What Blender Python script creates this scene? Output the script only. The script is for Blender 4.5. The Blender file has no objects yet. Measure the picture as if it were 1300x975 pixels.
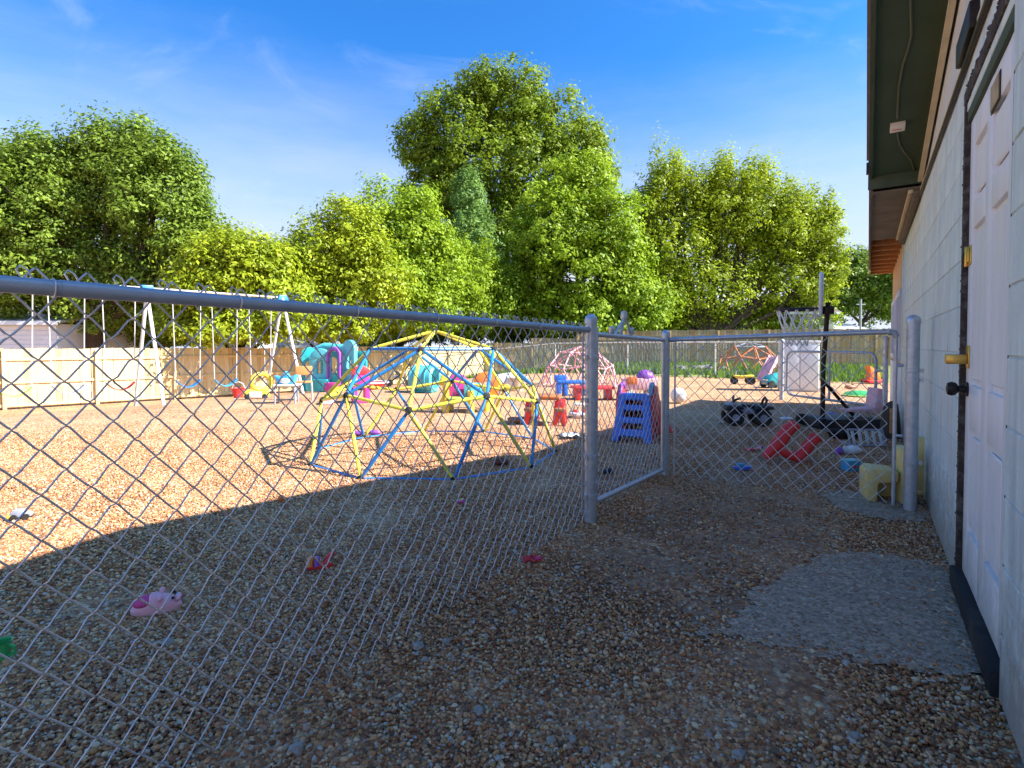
import bpy, bmesh, math, random
import numpy as np
from mathutils import Vector, Matrix, Euler, noise as mnoise
from mathutils.geometry import tessellate_polygon
R = math.radians
rng = random.Random(7)
nrng = np.random.default_rng(11)
S = bpy.context.scene
COL = S.collection

# ------------------------------------------------------------------ camera
F, CX, HZ, CAMH, PITCH = 670.0, 650.0, 438.0, 1.05, R(1.4)     # photograph: 1300 x 975
Y0 = HZ + F * math.tan(PITCH)
cam = bpy.data.cameras.new('camera'); cam.sensor_width = 36; cam.sensor_fit = 'HORIZONTAL'
cam.lens = 36 * F / 1300; cam.shift_y = (Y0 - 487.5) / 1300
cam.clip_start = 0.05; cam.clip_end = 2000
camo = bpy.data.objects.new('camera', cam); COL.objects.link(camo)
camo.location = (0, 0, CAMH); camo.rotation_euler = (R(90) - PITCH, 0, 0)
S.camera = camo

# ------------------------------------------------------------------ light
SUN_EL = R(40.2)
sun_from = Vector((1.05, -0.227, 0)).normalized() * math.cos(SUN_EL) + Vector((0, 0, math.sin(SUN_EL)))
w = bpy.data.worlds.new('World'); S.world = w; w.use_nodes = True
nt = w.node_tree
bg = nt.nodes['Background']
sky = nt.nodes.new('ShaderNodeTexSky'); sky.sky_type = 'NISHITA'; sky.sun_disc = False
sky.sun_elevation = SUN_EL; sky.sun_rotation = math.atan2(1.05, -0.227)
sky.altitude = 0; sky.air_density = 1.0; sky.dust_density = 1.3; sky.ozone_density = 3.5
hs = nt.nodes.new('ShaderNodeHueSaturation'); hs.inputs['Saturation'].default_value = 1.22
nt.links.new(sky.outputs[0], hs.inputs['Color'])
# deep polarised blue overhead fading into pale summer haze towards the horizon, the same all the way round
tcw = nt.nodes.new('ShaderNodeTexCoord'); sx = nt.nodes.new('ShaderNodeSeparateXYZ'); nt.links.new(tcw.outputs['Generated'], sx.inputs[0])
wn = nt.nodes.new('ShaderNodeTexNoise'); wn.inputs['Scale'].default_value = 2.2; wn.inputs['Detail'].default_value = 7; wn.inputs['Roughness'].default_value = 0.62
wmp = nt.nodes.new('ShaderNodeMapping'); wmp.inputs['Scale'].default_value = (1, 1.6, 5); wmp.inputs['Rotation'].default_value = (0.3, 0.2, 0.5)
nt.links.new(tcw.outputs['Generated'], wmp.inputs[0]); nt.links.new(wmp.outputs[0], wn.inputs['Vector'])
zz = nt.nodes.new('ShaderNodeMath'); zz.operation = 'MULTIPLY_ADD'; zz.inputs[1].default_value = -0.16; nt.links.new(wn.outputs[0], zz.inputs[0])
z2 = nt.nodes.new('ShaderNodeMath'); z2.operation = 'ADD'; z2.inputs[1].default_value = 0.08; nt.links.new(sx.outputs[2], z2.inputs[0]); nt.links.new(z2.outputs[0], zz.inputs[2])
mrw = nt.nodes.new('ShaderNodeMapRange'); mrw.interpolation_type = 'SMOOTHSTEP'; mrw.inputs[1].default_value = 0.07; mrw.inputs[2].default_value = 0.50
nt.links.new(zz.outputs[0], mrw.inputs[0])
tn = nt.nodes.new('ShaderNodeMix'); tn.data_type = 'RGBA'; tn.blend_type = 'MULTIPLY'; tn.inputs[0].default_value = 1.0; tn.inputs[7].default_value = (0.20, 0.44, 0.60, 1)
nt.links.new(hs.outputs[0], tn.inputs[6])
hz_mix = nt.nodes.new('ShaderNodeMix'); hz_mix.data_type = 'RGBA'; hz_mix.inputs[6].default_value = (1.66, 1.80, 2.06, 1)
nt.links.new(mrw.outputs[0], hz_mix.inputs[0]); nt.links.new(tn.outputs[2], hz_mix.inputs[7])
# thin high cirrus streaks
cn = nt.nodes.new('ShaderNodeTexNoise'); cn.inputs['Scale'].default_value = 2.6; cn.inputs['Detail'].default_value = 9; cn.inputs['Roughness'].default_value = 0.6; cn.inputs['Distortion'].default_value = 0.6
cmp_ = nt.nodes.new('ShaderNodeMapping'); cmp_.inputs['Scale'].default_value = (1.0, 3.2, 2.6); cmp_.inputs['Rotation'].default_value = (0.2, 0.5, 0.9)
nt.links.new(tcw.outputs['Generated'], cmp_.inputs[0]); nt.links.new(cmp_.outputs[0], cn.inputs['Vector'])
cr_ = nt.nodes.new('ShaderNodeMapRange'); cr_.interpolation_type = 'SMOOTHSTEP'; cr_.inputs[1].default_value = 0.52; cr_.inputs[2].default_value = 0.80; cr_.inputs[4].default_value = 0.30
nt.links.new(cn.outputs[0], cr_.inputs[0])
cm = nt.nodes.new('ShaderNodeMix'); cm.data_type = 'RGBA'; cm.inputs[7].default_value = (1.85, 2.05, 2.4, 1)
nt.links.new(cr_.outputs[0], cm.inputs[0]); nt.links.new(hz_mix.outputs[2], cm.inputs[6])
nt.links.new(cm.outputs[2], bg.inputs[0]); bg.inputs[1].default_value = 0.15
sl = bpy.data.lights.new('sun', 'SUN'); sl.energy = 4.0; sl.angle = R(0.55); sl.color = (1.0, 0.975, 0.92)
so = bpy.data.objects.new('sun', sl); COL.objects.link(so)
so.rotation_euler = (-sun_from).to_track_quat('-Z', 'Y').to_euler(); so.location = (8, -2, 12)
S.view_settings.view_transform = 'Standard'; S.view_settings.look = 'None'
S.view_settings.exposure = 1.80; S.view_settings.gamma = 1.0
S.render.engine = 'CYCLES'
S.cycles.max_bounces = 6; S.cycles.diffuse_bounces = 3; S.cycles.glossy_bounces = 3
S.cycles.transmission_bounces = 4; S.cycles.transparent_max_bounces = 6
S.cycles.use_denoising = True

# ------------------------------------------------------------------ layout helpers
SN, CS = 0.559, 0.829            # the building runs along (SN, CS); u = along it, v = to the right of the camera
def uv(u, v): return (SN * u + CS * v, CS * u - SN * v)
UANG = math.atan2(CS, SN)        # heading of +u
def ground_z(x, y):
    v = CS * x - SN * y
    t = np.clip((-9 - v) / 11.0, 0, 1)
    return -0.9 * t * t * (3 - 2 * t)
def ray(px, py):
    a = (px - CX) / F; b = -(py - Y0) / F
    c, s = math.cos(PITCH), math.sin(PITCH)
    return Vector((a, c + b * s, b * c - s))
def on_ground(px, py):
    d = ray(px, py); t = -CAMH / d.z
    for _ in range(30):
        g = float(ground_z(d.x * t, d.y * t)); t = (g - CAMH) / d.z
    p = d * t; return Vector((p.x, p.y, float(ground_z(p.x, p.y))))
def at(px, py, Y):
    d = ray(px, py); d = d * (Y / d.y); return Vector((d.x, d.y, d.z + CAMH))

# ------------------------------------------------------------------ materials
M = {}
def mat(name, col, rough=0.6, metal=0.0, var=0.18, scale=6.0, bump=0.15, bscale=80.0, dirt=0.0,
        dirtcol=(0.20, 0.15, 0.10), stretch=None, spec=0.4, trans=0.0):
    m = bpy.data.materials.new(name); m.use_nodes = True; n = m.node_tree.nodes; l = m.node_tree.links
    b = n['Principled BSDF']
    b.inputs['Roughness'].default_value = rough; b.inputs['Metallic'].default_value = metal
    b.inputs['Specular IOR Level'].default_value = spec
    tc = n.new('ShaderNodeTexCoord'); src = tc.outputs['Object']
    if stretch:
        mp = n.new('ShaderNodeMapping'); mp.inputs['Scale'].default_value = stretch
        l.new(src, mp.inputs[0]); src = mp.outputs[0]
    nz = n.new('ShaderNodeTexNoise'); nz.inputs['Scale'].default_value = scale; nz.inputs['Detail'].default_value = 6
    l.new(src, nz.inputs['Vector'])
    mx = n.new('ShaderNodeMix'); mx.data_type = 'RGBA'
    mx.inputs[6].default_value = (*[max(0, c * (1 - var * 1.6)) for c in col], 1)
    mx.inputs[7].default_value = (*[min(1, c * (1 + var * 1.6)) for c in col], 1)
    l.new(nz.outputs[0], mx.inputs[0]); out = mx.outputs[2]
    if dirt > 0:
        nd = n.new('ShaderNodeTexNoise'); nd.inputs['Scale'].default_value = scale * 0.6; nd.inputs['Detail'].default_value = 9
        nd.inputs['Roughness'].default_value = 0.7
        l.new(src, nd.inputs['Vector'])
        rp = n.new('ShaderNodeMapRange'); rp.inputs[1].default_value = 0.48; rp.inputs[2].default_value = 0.72
        rp.inputs[4].default_value = dirt; l.new(nd.outputs[0], rp.inputs[0])
        m2 = n.new('ShaderNodeMix'); m2.data_type = 'RGBA'; m2.inputs[7].default_value = (*dirtcol, 1)
        l.new(rp.outputs[0], m2.inputs[0]); l.new(out, m2.inputs[6]); out = m2.outputs[2]
    l.new(out, b.inputs['Base Color'])
    if bump:
        nb = n.new('ShaderNodeTexNoise'); nb.inputs['Scale'].default_value = bscale; nb.inputs['Detail'].default_value = 4
        l.new(src, nb.inputs['Vector'])
        bp = n.new('ShaderNodeBump'); bp.inputs['Strength'].default_value = bump; bp.inputs['Distance'].default_value = 0.01
        l.new(nb.outputs[0], bp.inputs['Height']); l.new(bp.outputs[0], b.inputs['Normal'])
    M[name] = m; return m

PL = dict(rough=0.42, var=0.12, scale=9, bump=0.05, dirt=0.35, spec=0.45)
mat('red_plastic', (0.76, 0.035, 0.035), **PL); mat('blue_plastic', (0.03, 0.17, 0.74), **PL)
mat('sky_blue_plastic', (0.05, 0.36, 0.62), **PL); mat('yellow_plastic', (0.80, 0.58, 0.05), **PL)
mat('faded_yellow_plastic', (0.84, 0.62, 0.24), rough=0.5, var=0.16, scale=7, bump=0.08, dirt=0.45)
mat('teal_plastic', (0.02, 0.36, 0.38), **PL); mat('light_teal_plastic', (0.10, 0.50, 0.55), **PL)
mat('purple_plastic', (0.26, 0.07, 0.42), **PL); mat('orange_plastic', (0.78, 0.20, 0.03), **PL)
mat('magenta_plastic', (0.62, 0.04, 0.30), **PL); mat('pink_plastic', (0.86, 0.42, 0.47), rough=0.45, var=0.08, scale=20, bump=0.05, dirt=0.15)
mat('pale_pink_plastic', (0.80, 0.46, 0.50), rough=0.5, var=0.1, bump=0.05, dirt=0.25)
mat('deep_pink_lining', (0.62, 0.07, 0.22), rough=0.7, bump=0.1)
mat('white_plastic', (0.75, 0.74, 0.70), **PL); mat('green_plastic', (0.04, 0.36, 0.10), **PL)
mat('lime_plastic', (0.45, 0.62, 0.10), **PL); mat('beige_plastic', (0.66, 0.55, 0.40), **PL)
mat('black_plastic', (0.02, 0.02, 0.023), rough=0.5, var=0.2, dirt=0.35, bump=0.08)
mat('grey_plastic', (0.30, 0.32, 0.38), **PL); mat('black_rubber', (0.015, 0.015, 0.016), rough=0.8, var=0.3, dirt=0.3, bump=0.3)
mat('brown_plastic', (0.34, 0.14, 0.06), **PL)
mat('galvanised', (0.50, 0.53, 0.57), rough=0.40, metal=0.5, var=0.2, scale=30, bump=0.06, bscale=150, dirt=0.35, dirtcol=(0.25, 0.26, 0.28))
mat('galvanised_wire', (0.60, 0.60, 0.61), rough=0.42, metal=0.5, var=0.25, scale=40, bump=0.0)
mat('grey_paint', (0.33, 0.37, 0.42), rough=0.38, metal=0.3, var=0.15, scale=14, bump=0.04, dirt=0.25, dirtcol=(0.34, 0.36, 0.40))
mat('swing_white', (0.72, 0.70, 0.66), rough=0.45, var=0.1, bump=0.05, dirt=0.4, dirtcol=(0.35, 0.24, 0.16))
mat('chain_metal', (0.62, 0.58, 0.56), rough=0.5, metal=0.4, var=0.2, bump=0)
mat('dome_blue', (0.02, 0.20, 0.52), rough=0.35, var=0.12, scale=14, bump=0.04, dirt=0.3)
mat('dome_yellow', (0.74, 0.66, 0.06), rough=0.38, var=0.1, scale=14, bump=0.04, dirt=0.3)
mat('dome_pink', (0.78, 0.40, 0.42), rough=0.45, var=0.12, bump=0.04, dirt=0.3)
mat('dome_rust', (0.62, 0.19, 0.07), rough=0.5, var=0.15, bump=0.04, dirt=0.4)
mat('black_metal', (0.018, 0.014, 0.013), rough=0.45, metal=0.2, var=0.3, dirt=0.4, dirtcol=(0.12, 0.06, 0.04))
mat('brass', (0.62, 0.42, 0.10), rough=0.35, metal=0.9, var=0.25, scale=40, bump=0.1, dirt=0.4, dirtcol=(0.2, 0.13, 0.05))
mat('tan_plate', (0.46, 0.34, 0.19), rough=0.6, metal=0.1, var=0.3, scale=20)
mat('door_paint', (0.88, 0.86, 0.83), rough=0.45, var=0.05, scale=5, bump=0.16, bscale=24, dirt=0.32, dirtcol=(0.60, 0.62, 0.68), stretch=(3, 3, 0.4))
mat('swing_beam', (0.58, 0.52, 0.43), rough=0.5, var=0.15, bump=0.05, dirt=0.4, dirtcol=(0.30, 0.22, 0.15))
mat('dark_frame', (0.045, 0.032, 0.025), rough=0.85, var=0.5, scale=30, bump=0.6, bscale=60, dirt=0.7, dirtcol=(0.24, 0.22, 0.20))
mat('green_trim', (0.055, 0.085, 0.055), rough=0.7, var=0.25, scale=5, bump=0.15, bscale=40, dirt=0.5, dirtcol=(0.10, 0.10, 0.08))
mat('soffit_green', (0.050, 0.085, 0.050), rough=0.75, var=0.2, scale=4, bump=0.12, bscale=30, dirt=0.35, dirtcol=(0.06, 0.065, 0.05))
mat('soffit_brown', (0.17, 0.14, 0.10), rough=0.85, var=0.35, scale=5, bump=0.4, bscale=20, dirt=0.6, dirtcol=(0.10, 0.08, 0.06), stretch=(1, 1, 3))
mat('cream_trim', (0.66, 0.58, 0.40), rough=0.6, var=0.12, scale=8, bump=0.15, dirt=0.35, dirtcol=(0.34, 0.27, 0.16))
mat('raw_wood', (0.50, 0.24, 0.09), rough=0.8, var=0.3, scale=6, bump=0.3, stretch=(1, 8, 8), dirt=0.4, dirtcol=(0.2, 0.09, 0.04))
mat('wall_wood', (0.62, 0.42, 0.24), rough=0.8, var=0.2, scale=4, bump=0.2, stretch=(6, 6, 0.6), dirt=0.3, dirtcol=(0.36, 0.26, 0.2))
mat('new_wood', (0.66, 0.50, 0.26), rough=0.75, var=0.18, scale=5, bump=0.2, stretch=(5, 5, 0.5), dirt=0.5, dirtcol=(0.50, 0.33, 0.14))
mat('old_wood', (0.46, 0.33, 0.18), rough=0.85, var=0.25, scale=4, bump=0.3, stretch=(5, 5, 0.5), dirt=0.5, dirtcol=(0.24, 0.20, 0.10))
mat('chair_wood', (0.55, 0.26, 0.08), rough=0.6, var=0.2, scale=10, dirt=0.25)
mat('siding_white', (0.72, 0.74, 0.78), rough=0.6, var=0.06, bump=0.1)
mat('siding_grey', (0.40, 0.40, 0.42), rough=0.7, var=0.1, bump=0.1)
mat('roof_shingle', (0.24, 0.22, 0.21), rough=0.9, var=0.25, scale=10, bump=0.4)
mat('roof_brown', (0.13, 0.09, 0.07), rough=0.9, var=0.25, scale=10, bump=0.4)
mat('roof_metal', (0.62, 0.62, 0.64), rough=0.4, metal=0.3, var=0.08, bump=0.05)
mat('glass_dark', (0.05, 0.07, 0.10), rough=0.08, var=0.1, bump=0, spec=0.7)
mat('bark', (0.085, 0.06, 0.042), rough=0.95, var=0.35, scale=4, bump=0.8, bscale=14, stretch=(4, 4, 1))
mat('rubble_grey', (0.17, 0.16, 0.15), rough=0.9, var=0.3, scale=9, bump=0.5, bscale=40)
mat('stone_grey', (0.36, 0.31, 0.26), rough=0.85, var=0.25, scale=25, bump=0.5, bscale=60)
mat('mortar', (0.56, 0.61, 0.58), rough=0.8, var=0.12, scale=12, bump=0.4, bscale=90)
mat('paper_white', (0.78, 0.77, 0.74), rough=0.7, var=0.05, bump=0.1)
mat('print_orange', (0.65, 0.16, 0.05), rough=0.7, bump=0)
mat('cable_green', (0.10, 0.12, 0.08), rough=0.6, bump=0.05)
mat('concrete_block', (0.42, 0.43, 0.44), rough=0.9, var=0.15, scale=14, bump=0.6, bscale=70, dirt=0.4, dirtcol=(0.24, 0.22, 0.20))
mat('dark_maroon', (0.10, 0.025, 0.02), rough=0.6, var=0.2, dirt=0.3)
mat('box_white', (0.70, 0.73, 0.76), rough=0.5, var=0.1, scale=3, bump=0.06, dirt=0.35, dirtcol=(0.45, 0.52, 0.45))

def painted_block():
    # thick pale green-grey masonry paint with worn vertical streaks and grime
    m = mat('painted_block', (0.70, 0.79, 0.75), rough=0.55, var=0.14, scale=5, bump=0.5, bscale=55, dirt=0.0)
    n = m.node_tree.nodes; l = m.node_tree.links; b = n['Principled BSDF']
    g = n.new('ShaderNodeNewGeometry')
    mp = n.new('ShaderNodeMapping'); mp.inputs['Scale'].default_value = (7, 7, 0.7); l.new(g.outputs['Position'], mp.inputs[0])
    nz = n.new('ShaderNodeTexNoise'); nz.inputs['Scale'].default_value = 1.6; nz.inputs['Detail'].default_value = 9; nz.inputs['Roughness'].default_value = 0.65
    l.new(mp.outputs[0], nz.inputs['Vector'])
    rp = n.new('ShaderNodeMapRange'); rp.inputs[1].default_value = 0.47; rp.inputs[2].default_value = 0.70; rp.inputs[4].default_value = 0.75
    l.new(nz.outputs[0], rp.inputs[0])
    old = b.inputs['Base Color'].links[0].from_socket
    mx = n.new('ShaderNodeMix'); mx.data_type = 'RGBA'; mx.inputs[7].default_value = (0.42, 0.50, 0.50, 1)
    l.new(rp.outputs[0], mx.inputs[0]); l.new(old, mx.inputs[6])
    n2 = n.new('ShaderNodeTexNoise'); n2.inputs['Scale'].default_value = 1.3; n2.inputs['Detail'].default_value = 5
    l.new(g.outputs['Position'], n2.inputs['Vector'])
    r2 = n.new('ShaderNodeMapRange'); r2.inputs[1].default_value = 0.5; r2.inputs[2].default_value = 0.7; r2.inputs[4].default_value = 0.6
    l.new(n2.outputs[0], r2.inputs[0])
    m3 = n.new('ShaderNodeMix'); m3.data_type = 'RGBA'; m3.inputs[7].default_value = (0.72, 0.70, 0.62, 1)
    l.new(r2.outputs[0], m3.inputs[0]); l.new(mx.outputs[2], m3.inputs[6]); l.new(m3.outputs[2], b.inputs['Base Color'])
painted_block()
def splash(name, top, col, amount=0.8):
    # mud splashed up by rain on the foot of a wall or door
    m = M[name]; n = m.node_tree.nodes; l = m.node_tree.links; b = n['Principled BSDF']; g = n.new('ShaderNodeNewGeometry')
    sp = n.new('ShaderNodeSeparateXYZ'); l.new(g.outputs['Position'], sp.inputs[0])
    nz = n.new('ShaderNodeTexNoise'); nz.inputs['Scale'].default_value = 14; nz.inputs['Detail'].default_value = 9; nz.inputs['Roughness'].default_value = 0.75; l.new(g.outputs['Position'], nz.inputs['Vector'])
    mr = n.new('ShaderNodeMapRange'); mr.inputs[1].default_value = top; mr.inputs[2].default_value = 0.0; mr.inputs[3].default_value = 0.0; mr.inputs[4].default_value = 1.0; l.new(sp.outputs[2], mr.inputs[0])
    ad = n.new('ShaderNodeMath'); ad.operation = 'MULTIPLY_ADD'; ad.inputs[1].default_value = 0.55; l.new(mr.outputs[0], ad.inputs[0]); l.new(nz.outputs[0], ad.inputs[2])
    m2 = n.new('ShaderNodeMapRange'); m2.inputs[1].default_value = 0.62; m2.inputs[2].default_value = 0.98; m2.inputs[4].default_value = amount; l.new(ad.outputs[0], m2.inputs[0])
    mx = n.new('ShaderNodeMix'); mx.data_type = 'RGBA'; mx.inputs[7].default_value = (*col, 1)
    l.new(m2.outputs[0], mx.inputs[0]); l.new(b.inputs['Base Color'].links[0].from_socket, mx.inputs[6]); l.new(mx.outputs[2], b.inputs['Base Color'])
splash('painted_block', 0.55, (0.30, 0.25, 0.20)); splash('door_paint', 0.5, (0.40, 0.36, 0.33), 0.5)
for nm, f in (('new_wood_pale', (1.10, 1.12, 1.2)), ('new_wood_brown', (0.86, 0.80, 0.72))): mat(nm, tuple(a * b_ for a, b_ in zip((0.66, 0.50, 0.26), f)), rough=0.75, var=0.2, scale=5, bump=0.25, stretch=(5, 5, 0.5), dirt=0.55, dirtcol=(0.44, 0.30, 0.14))
for nm, f in (('old_wood_pale', (1.3, 1.28, 1.35)), ('old_wood_brown', (1.0, 0.78, 0.62))): mat(nm, tuple(a * b_ for a, b_ in zip((0.46, 0.33, 0.18), f)), rough=0.85, var=0.25, scale=4, bump=0.3, stretch=(5, 5, 0.5), dirt=0.5, dirtcol=(0.22, 0.17, 0.10))

def leaf_mat(name, dark, light, trans=0.42):
    m = bpy.data.materials.new(name); m.use_nodes = True; n = m.node_tree.nodes; l = m.node_tree.links
    b = n['Principled BSDF']; b.inputs['Roughness'].default_value = 0.5; b.inputs['Specular IOR Level'].default_value = 0.25
    a = n.new('ShaderNodeAttribute'); a.attribute_name = 'tint'
    mx = n.new('ShaderNodeMix'); mx.data_type = 'RGBA'; mx.inputs[6].default_value = (*dark, 1); mx.inputs[7].default_value = (*light, 1)
    l.new(a.outputs['Fac'], mx.inputs[0]); l.new(mx.outputs[2], b.inputs['Base Color'])
    t = n.new('ShaderNodeBsdfTranslucent'); l.new(mx.outputs[2], t.inputs[0])
    ms = n.new('ShaderNodeMixShader'); ms.inputs[0].default_value = trans
    l.new(b.outputs[0], ms.inputs[1]); l.new(t.outputs[0], ms.inputs[2]); l.new(ms.outputs[0], n['Material Output'].inputs[0])
    M[name] = m
leaf_mat('leaf_dark', (0.07, 0.13, 0.012), (0.32, 0.43, 0.05))
leaf_mat('leaf_olive', (0.10, 0.16, 0.010), (0.33, 0.42, 0.024))
leaf_mat('leaf_bright', (0.12, 0.21, 0.010), (0.42, 0.55, 0.030))
leaf_mat('leaf_yellow', (0.16, 0.23, 0.010), (0.50, 0.57, 0.030))
leaf_mat('leaf_blue', (0.08, 0.17, 0.035), (0.28, 0.43, 0.09))
leaf_mat('grass_blade', (0.05, 0.11, 0.012), (0.20, 0.30, 0.03))

# ------------------------------------------------------------------ mesh building
class MB:
    def __init__(s): s.v = []; s.f = []
    def add(s, vs, fs, mtx=None):
        o = len(s.v)
        s.v += [tuple(mtx @ Vector(p)) if mtx is not None else tuple(p) for p in vs]
        s.f += [tuple(i + o for i in f) for f in fs]
        return s
    def box(s, c, d, rot=None):
        x, y, z = (k / 2 for k in d)
        vs = [Vector((i * x, j * y, k * z)) for k in (-1, 1) for j in (-1, 1) for i in (-1, 1)]
        if rot is not None:
            m = Euler(rot).to_matrix(); vs = [m @ p for p in vs]
        vs = [p + Vector(c) for p in vs]
        return s.add(vs, [(0, 2, 3, 1), (4, 5, 7, 6), (0, 1, 5, 4), (2, 6, 7, 3), (0, 4, 6, 2), (1, 3, 7, 5)])
    def tube(s, pts, r, n=8, closed=False):
        pts = [Vector(p) for p in pts]; k = len(pts)
        rs = r if isinstance(r, (list, tuple)) else [r] * k
        up = None; rings = []
        for i, p in enumerate(pts):
            if closed: t = pts[(i + 1) % k] - pts[i - 1]
            else: t = pts[min(i + 1, k - 1)] - pts[max(i - 1, 0)]
            t.normalize()
            if up is None:
                up = Vector((0, 0, 1)) if abs(t.z) < 0.9 else Vector((1, 0, 0))
            up = (up - t * up.dot(t))
            if up.length < 1e-5: up = t.orthogonal()
            up.normalize(); sd = t.cross(up)
            rings.append([p + (up * math.cos(a) + sd * math.sin(a)) * rs[i] for a in (2 * math.pi * j / n for j in range(n))])
        vs = [q for g in rings for q in g]; fs = []
        for i in range(k if closed else k - 1):
            a, b = i * n, ((i + 1) % k) * n
            fs += [(a + j, a + (j + 1) % n, b + (j + 1) % n, b + j) for j in range(n)]
        if not closed:
            fs.append(tuple(range(n - 1, -1, -1))); fs.append(tuple(range((k - 1) * n, k * n)))
        return s.add(vs, fs)
    def lathe(s, prof, n=16, mtx=None):          # prof: (radius, z)
        vs = [(r * math.cos(2 * math.pi * j / n), r * math.sin(2 * math.pi * j / n), z) for r, z in prof for j in range(n)]
        fs = []
        for i in range(len(prof) - 1):
            a, b = i * n, (i + 1) * n
            fs += [(a + j, a + (j + 1) % n, b + (j + 1) % n, b + j) for j in range(n)]
        fs.append(tuple(range(n - 1, -1, -1))); fs.append(tuple(range((len(prof) - 1) * n, len(prof) * n)))
        return s.add(vs, fs, mtx)
    def ball(s, c, r, n=10, rot=None):
        r = (r, r, r) if not isinstance(r, (list, tuple)) else r
        prof = [(math.sin(math.pi * i / n), -math.cos(math.pi * i / n)) for i in range(n + 1)]
        prof[0] = (0.02, -1); prof[-1] = (0.02, 1)
        m = Matrix.Translation(c) @ (Euler(rot).to_matrix().to_4x4() if rot else Matrix()) @ Matrix.Diagonal((*r, 1))
        return s.lathe(prof, n + 4, m)
    def plate(s, outer, holes, th, mtx=None):    # outline in the xz plane, thickness along y
        loops = [list(outer)] + [list(h) for h in holes]
        tri = tessellate_polygon([[Vector((x, z, 0)) for x, z in lp] for lp in loops])
        flat = [p for lp in loops for p in lp]; n = len(flat)
        vs = [(x, -th / 2, z) for x, z in flat] + [(x, th / 2, z) for x, z in flat]
        fs = [tuple(t) for t in tri] + [tuple(i + n for i in reversed(t)) for t in tri]
        o = 0
        for lp in loops:
            k = len(lp)
            fs += [(o + i, o + (i + 1) % k, n + o + (i + 1) % k, n + o + i) for i in range(k)]
            o += k
        return s.add(vs, fs, mtx)
    def build(s, name, m, parent=None, smooth=True, bevel=0.0, seg=2, loc=None):
        me = bpy.data.meshes.new(name); me.from_pydata(s.v, [], s.f)
        bm = bmesh.new(); bm.from_mesh(me)
        bmesh.ops.recalc_face_normals(bm, faces=bm.faces)
        if bevel:
            es = [e for e in bm.edges if len(e.link_faces) == 2 and e.calc_face_angle(0) > R(35)]
            bmesh.ops.bevel(bm, geom=es, offset=bevel, segments=seg, profile=0.5, affect='EDGES', clamp_overlap=True)
        bm.to_mesh(me); bm.free()
        if smooth:
            me.polygons.foreach_set('use_smooth', [True] * len(me.polygons))
            try: me.set_sharp_from_angle(angle=R(42))
            except Exception: pass
        me.materials.append(M[m] if isinstance(m, str) else m)
        o = bpy.data.objects.new(name, me); COL.objects.link(o)
        if parent is not None: o.parent = parent
        if loc is not None: o.location = loc
        return o
def tag(o, label, cat, group=None, kind=None):
    if label: o['label'] = label
    if cat: o['category'] = cat
    if group: o['group'] = group
    if kind: o['kind'] = kind
    return o
def thing(name, label, cat, loc, rz=0.0, group=None, rot=None):
    o = bpy.data.objects.new(name, None); COL.objects.link(o); o.empty_display_size = 0.1
    o.location = loc; o.rotation_euler = rot if rot else (0, 0, rz)
    return tag(o, label, cat, group)
def copy_tree(o, parent=None):
    c = o.copy(); COL.objects.link(c); c.parent = parent
    for ch in list(o.children): copy_tree(ch, c)
    return c
def arch(w, h0, h1, x=0.0, n=10):                # an arch-topped outline from z=h0, springing so that its top is h1
    r = w / 2
    pts = [(x - r, h0), (x + r, h0)]
    return pts + [(x + r * math.cos(math.pi * i / n), h1 - r + r * math.sin(math.pi * i / n)) for i in range(n + 1)]
def rrect(x0, z0, x1, z1, r, n=4):
    out = []
    for cx, cz, a0 in ((x1 - r, z0 + r, -90), (x1 - r, z1 - r, 0), (x0 + r, z1 - r, 90), (x0 + r, z0 + r, 180)):
        out += [(cx + r * math.cos(R(a0 + 90 * i / n)), cz + r * math.sin(R(a0 + 90 * i / n))) for i in range(n + 1)]
    return out
def np_mesh(name, verts, faces, m, parent=None, tint=None):
    me = bpy.data.meshes.new(name)
    verts = np.asarray(verts, dtype=np.float32); faces = np.asarray(faces, dtype=np.int32)
    k = faces.shape[1]
    me.vertices.add(len(verts)); me.vertices.foreach_set('co', verts.ravel())
    me.loops.add(faces.size); me.loops.foreach_set('vertex_index', faces.ravel())
    me.polygons.add(len(faces)); me.polygons.foreach_set('loop_start', np.arange(0, faces.size, k, dtype=np.int32))
    me.polygons.foreach_set('loop_total', np.full(len(faces), k, dtype=np.int32))
    me.update(calc_edges=True)
    if tint is not None:
        at_ = me.attributes.new('tint', 'FLOAT', 'FACE'); at_.data.foreach_set('value', np.asarray(tint, dtype=np.float32))
    me.materials.append(M[m] if isinstance(m, str) else m)
    o = bpy.data.objects.new(name, me); COL.objects.link(o)
    if parent is not None: o.parent = parent
    return o
# ------------------------------------------------------------------ ground
SLAB_PX = [(1085, 700), (1120, 703), (1165, 712), (1206, 722), (1232, 775), (1258, 858), (1246, 862), (1190, 858), (1138, 851), (1090, 845),
           (1052, 836), (1010, 826), (977, 818), (930, 814), (885, 812), (870, 800), (930, 784), (950, 768), (945, 752), (985, 735), (1030, 708)]
SLAB = [on_ground(*p).xy for p in SLAB_PX]
FOOT_PX = [(1040, 628), (1075, 622), (1150, 640), (1182, 648), (1186, 662), (1140, 664), (1090, 655), (1060, 645)]
FOOT = [on_ground(*p).xy for p in FOOT_PX]
def inside(poly, x, y):
    c = np.zeros(np.shape(x), bool); n = len(poly)
    for i in range(n):
        x1, y1 = poly[i]; x2, y2 = poly[(i + 1) % n]
        cond = ((y1 > y) != (y2 > y)) & (x < (x2 - x1) * (y - y1) / (y2 - y1 + 1e-12) + x1)
        c ^= cond
    return c
def pnoise(x, y, s, seed=0.0): return np.array([mnoise.noise((a * s, b * s, seed)) for a, b in zip(np.ravel(x), np.ravel(y))]).reshape(np.shape(x))
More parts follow.
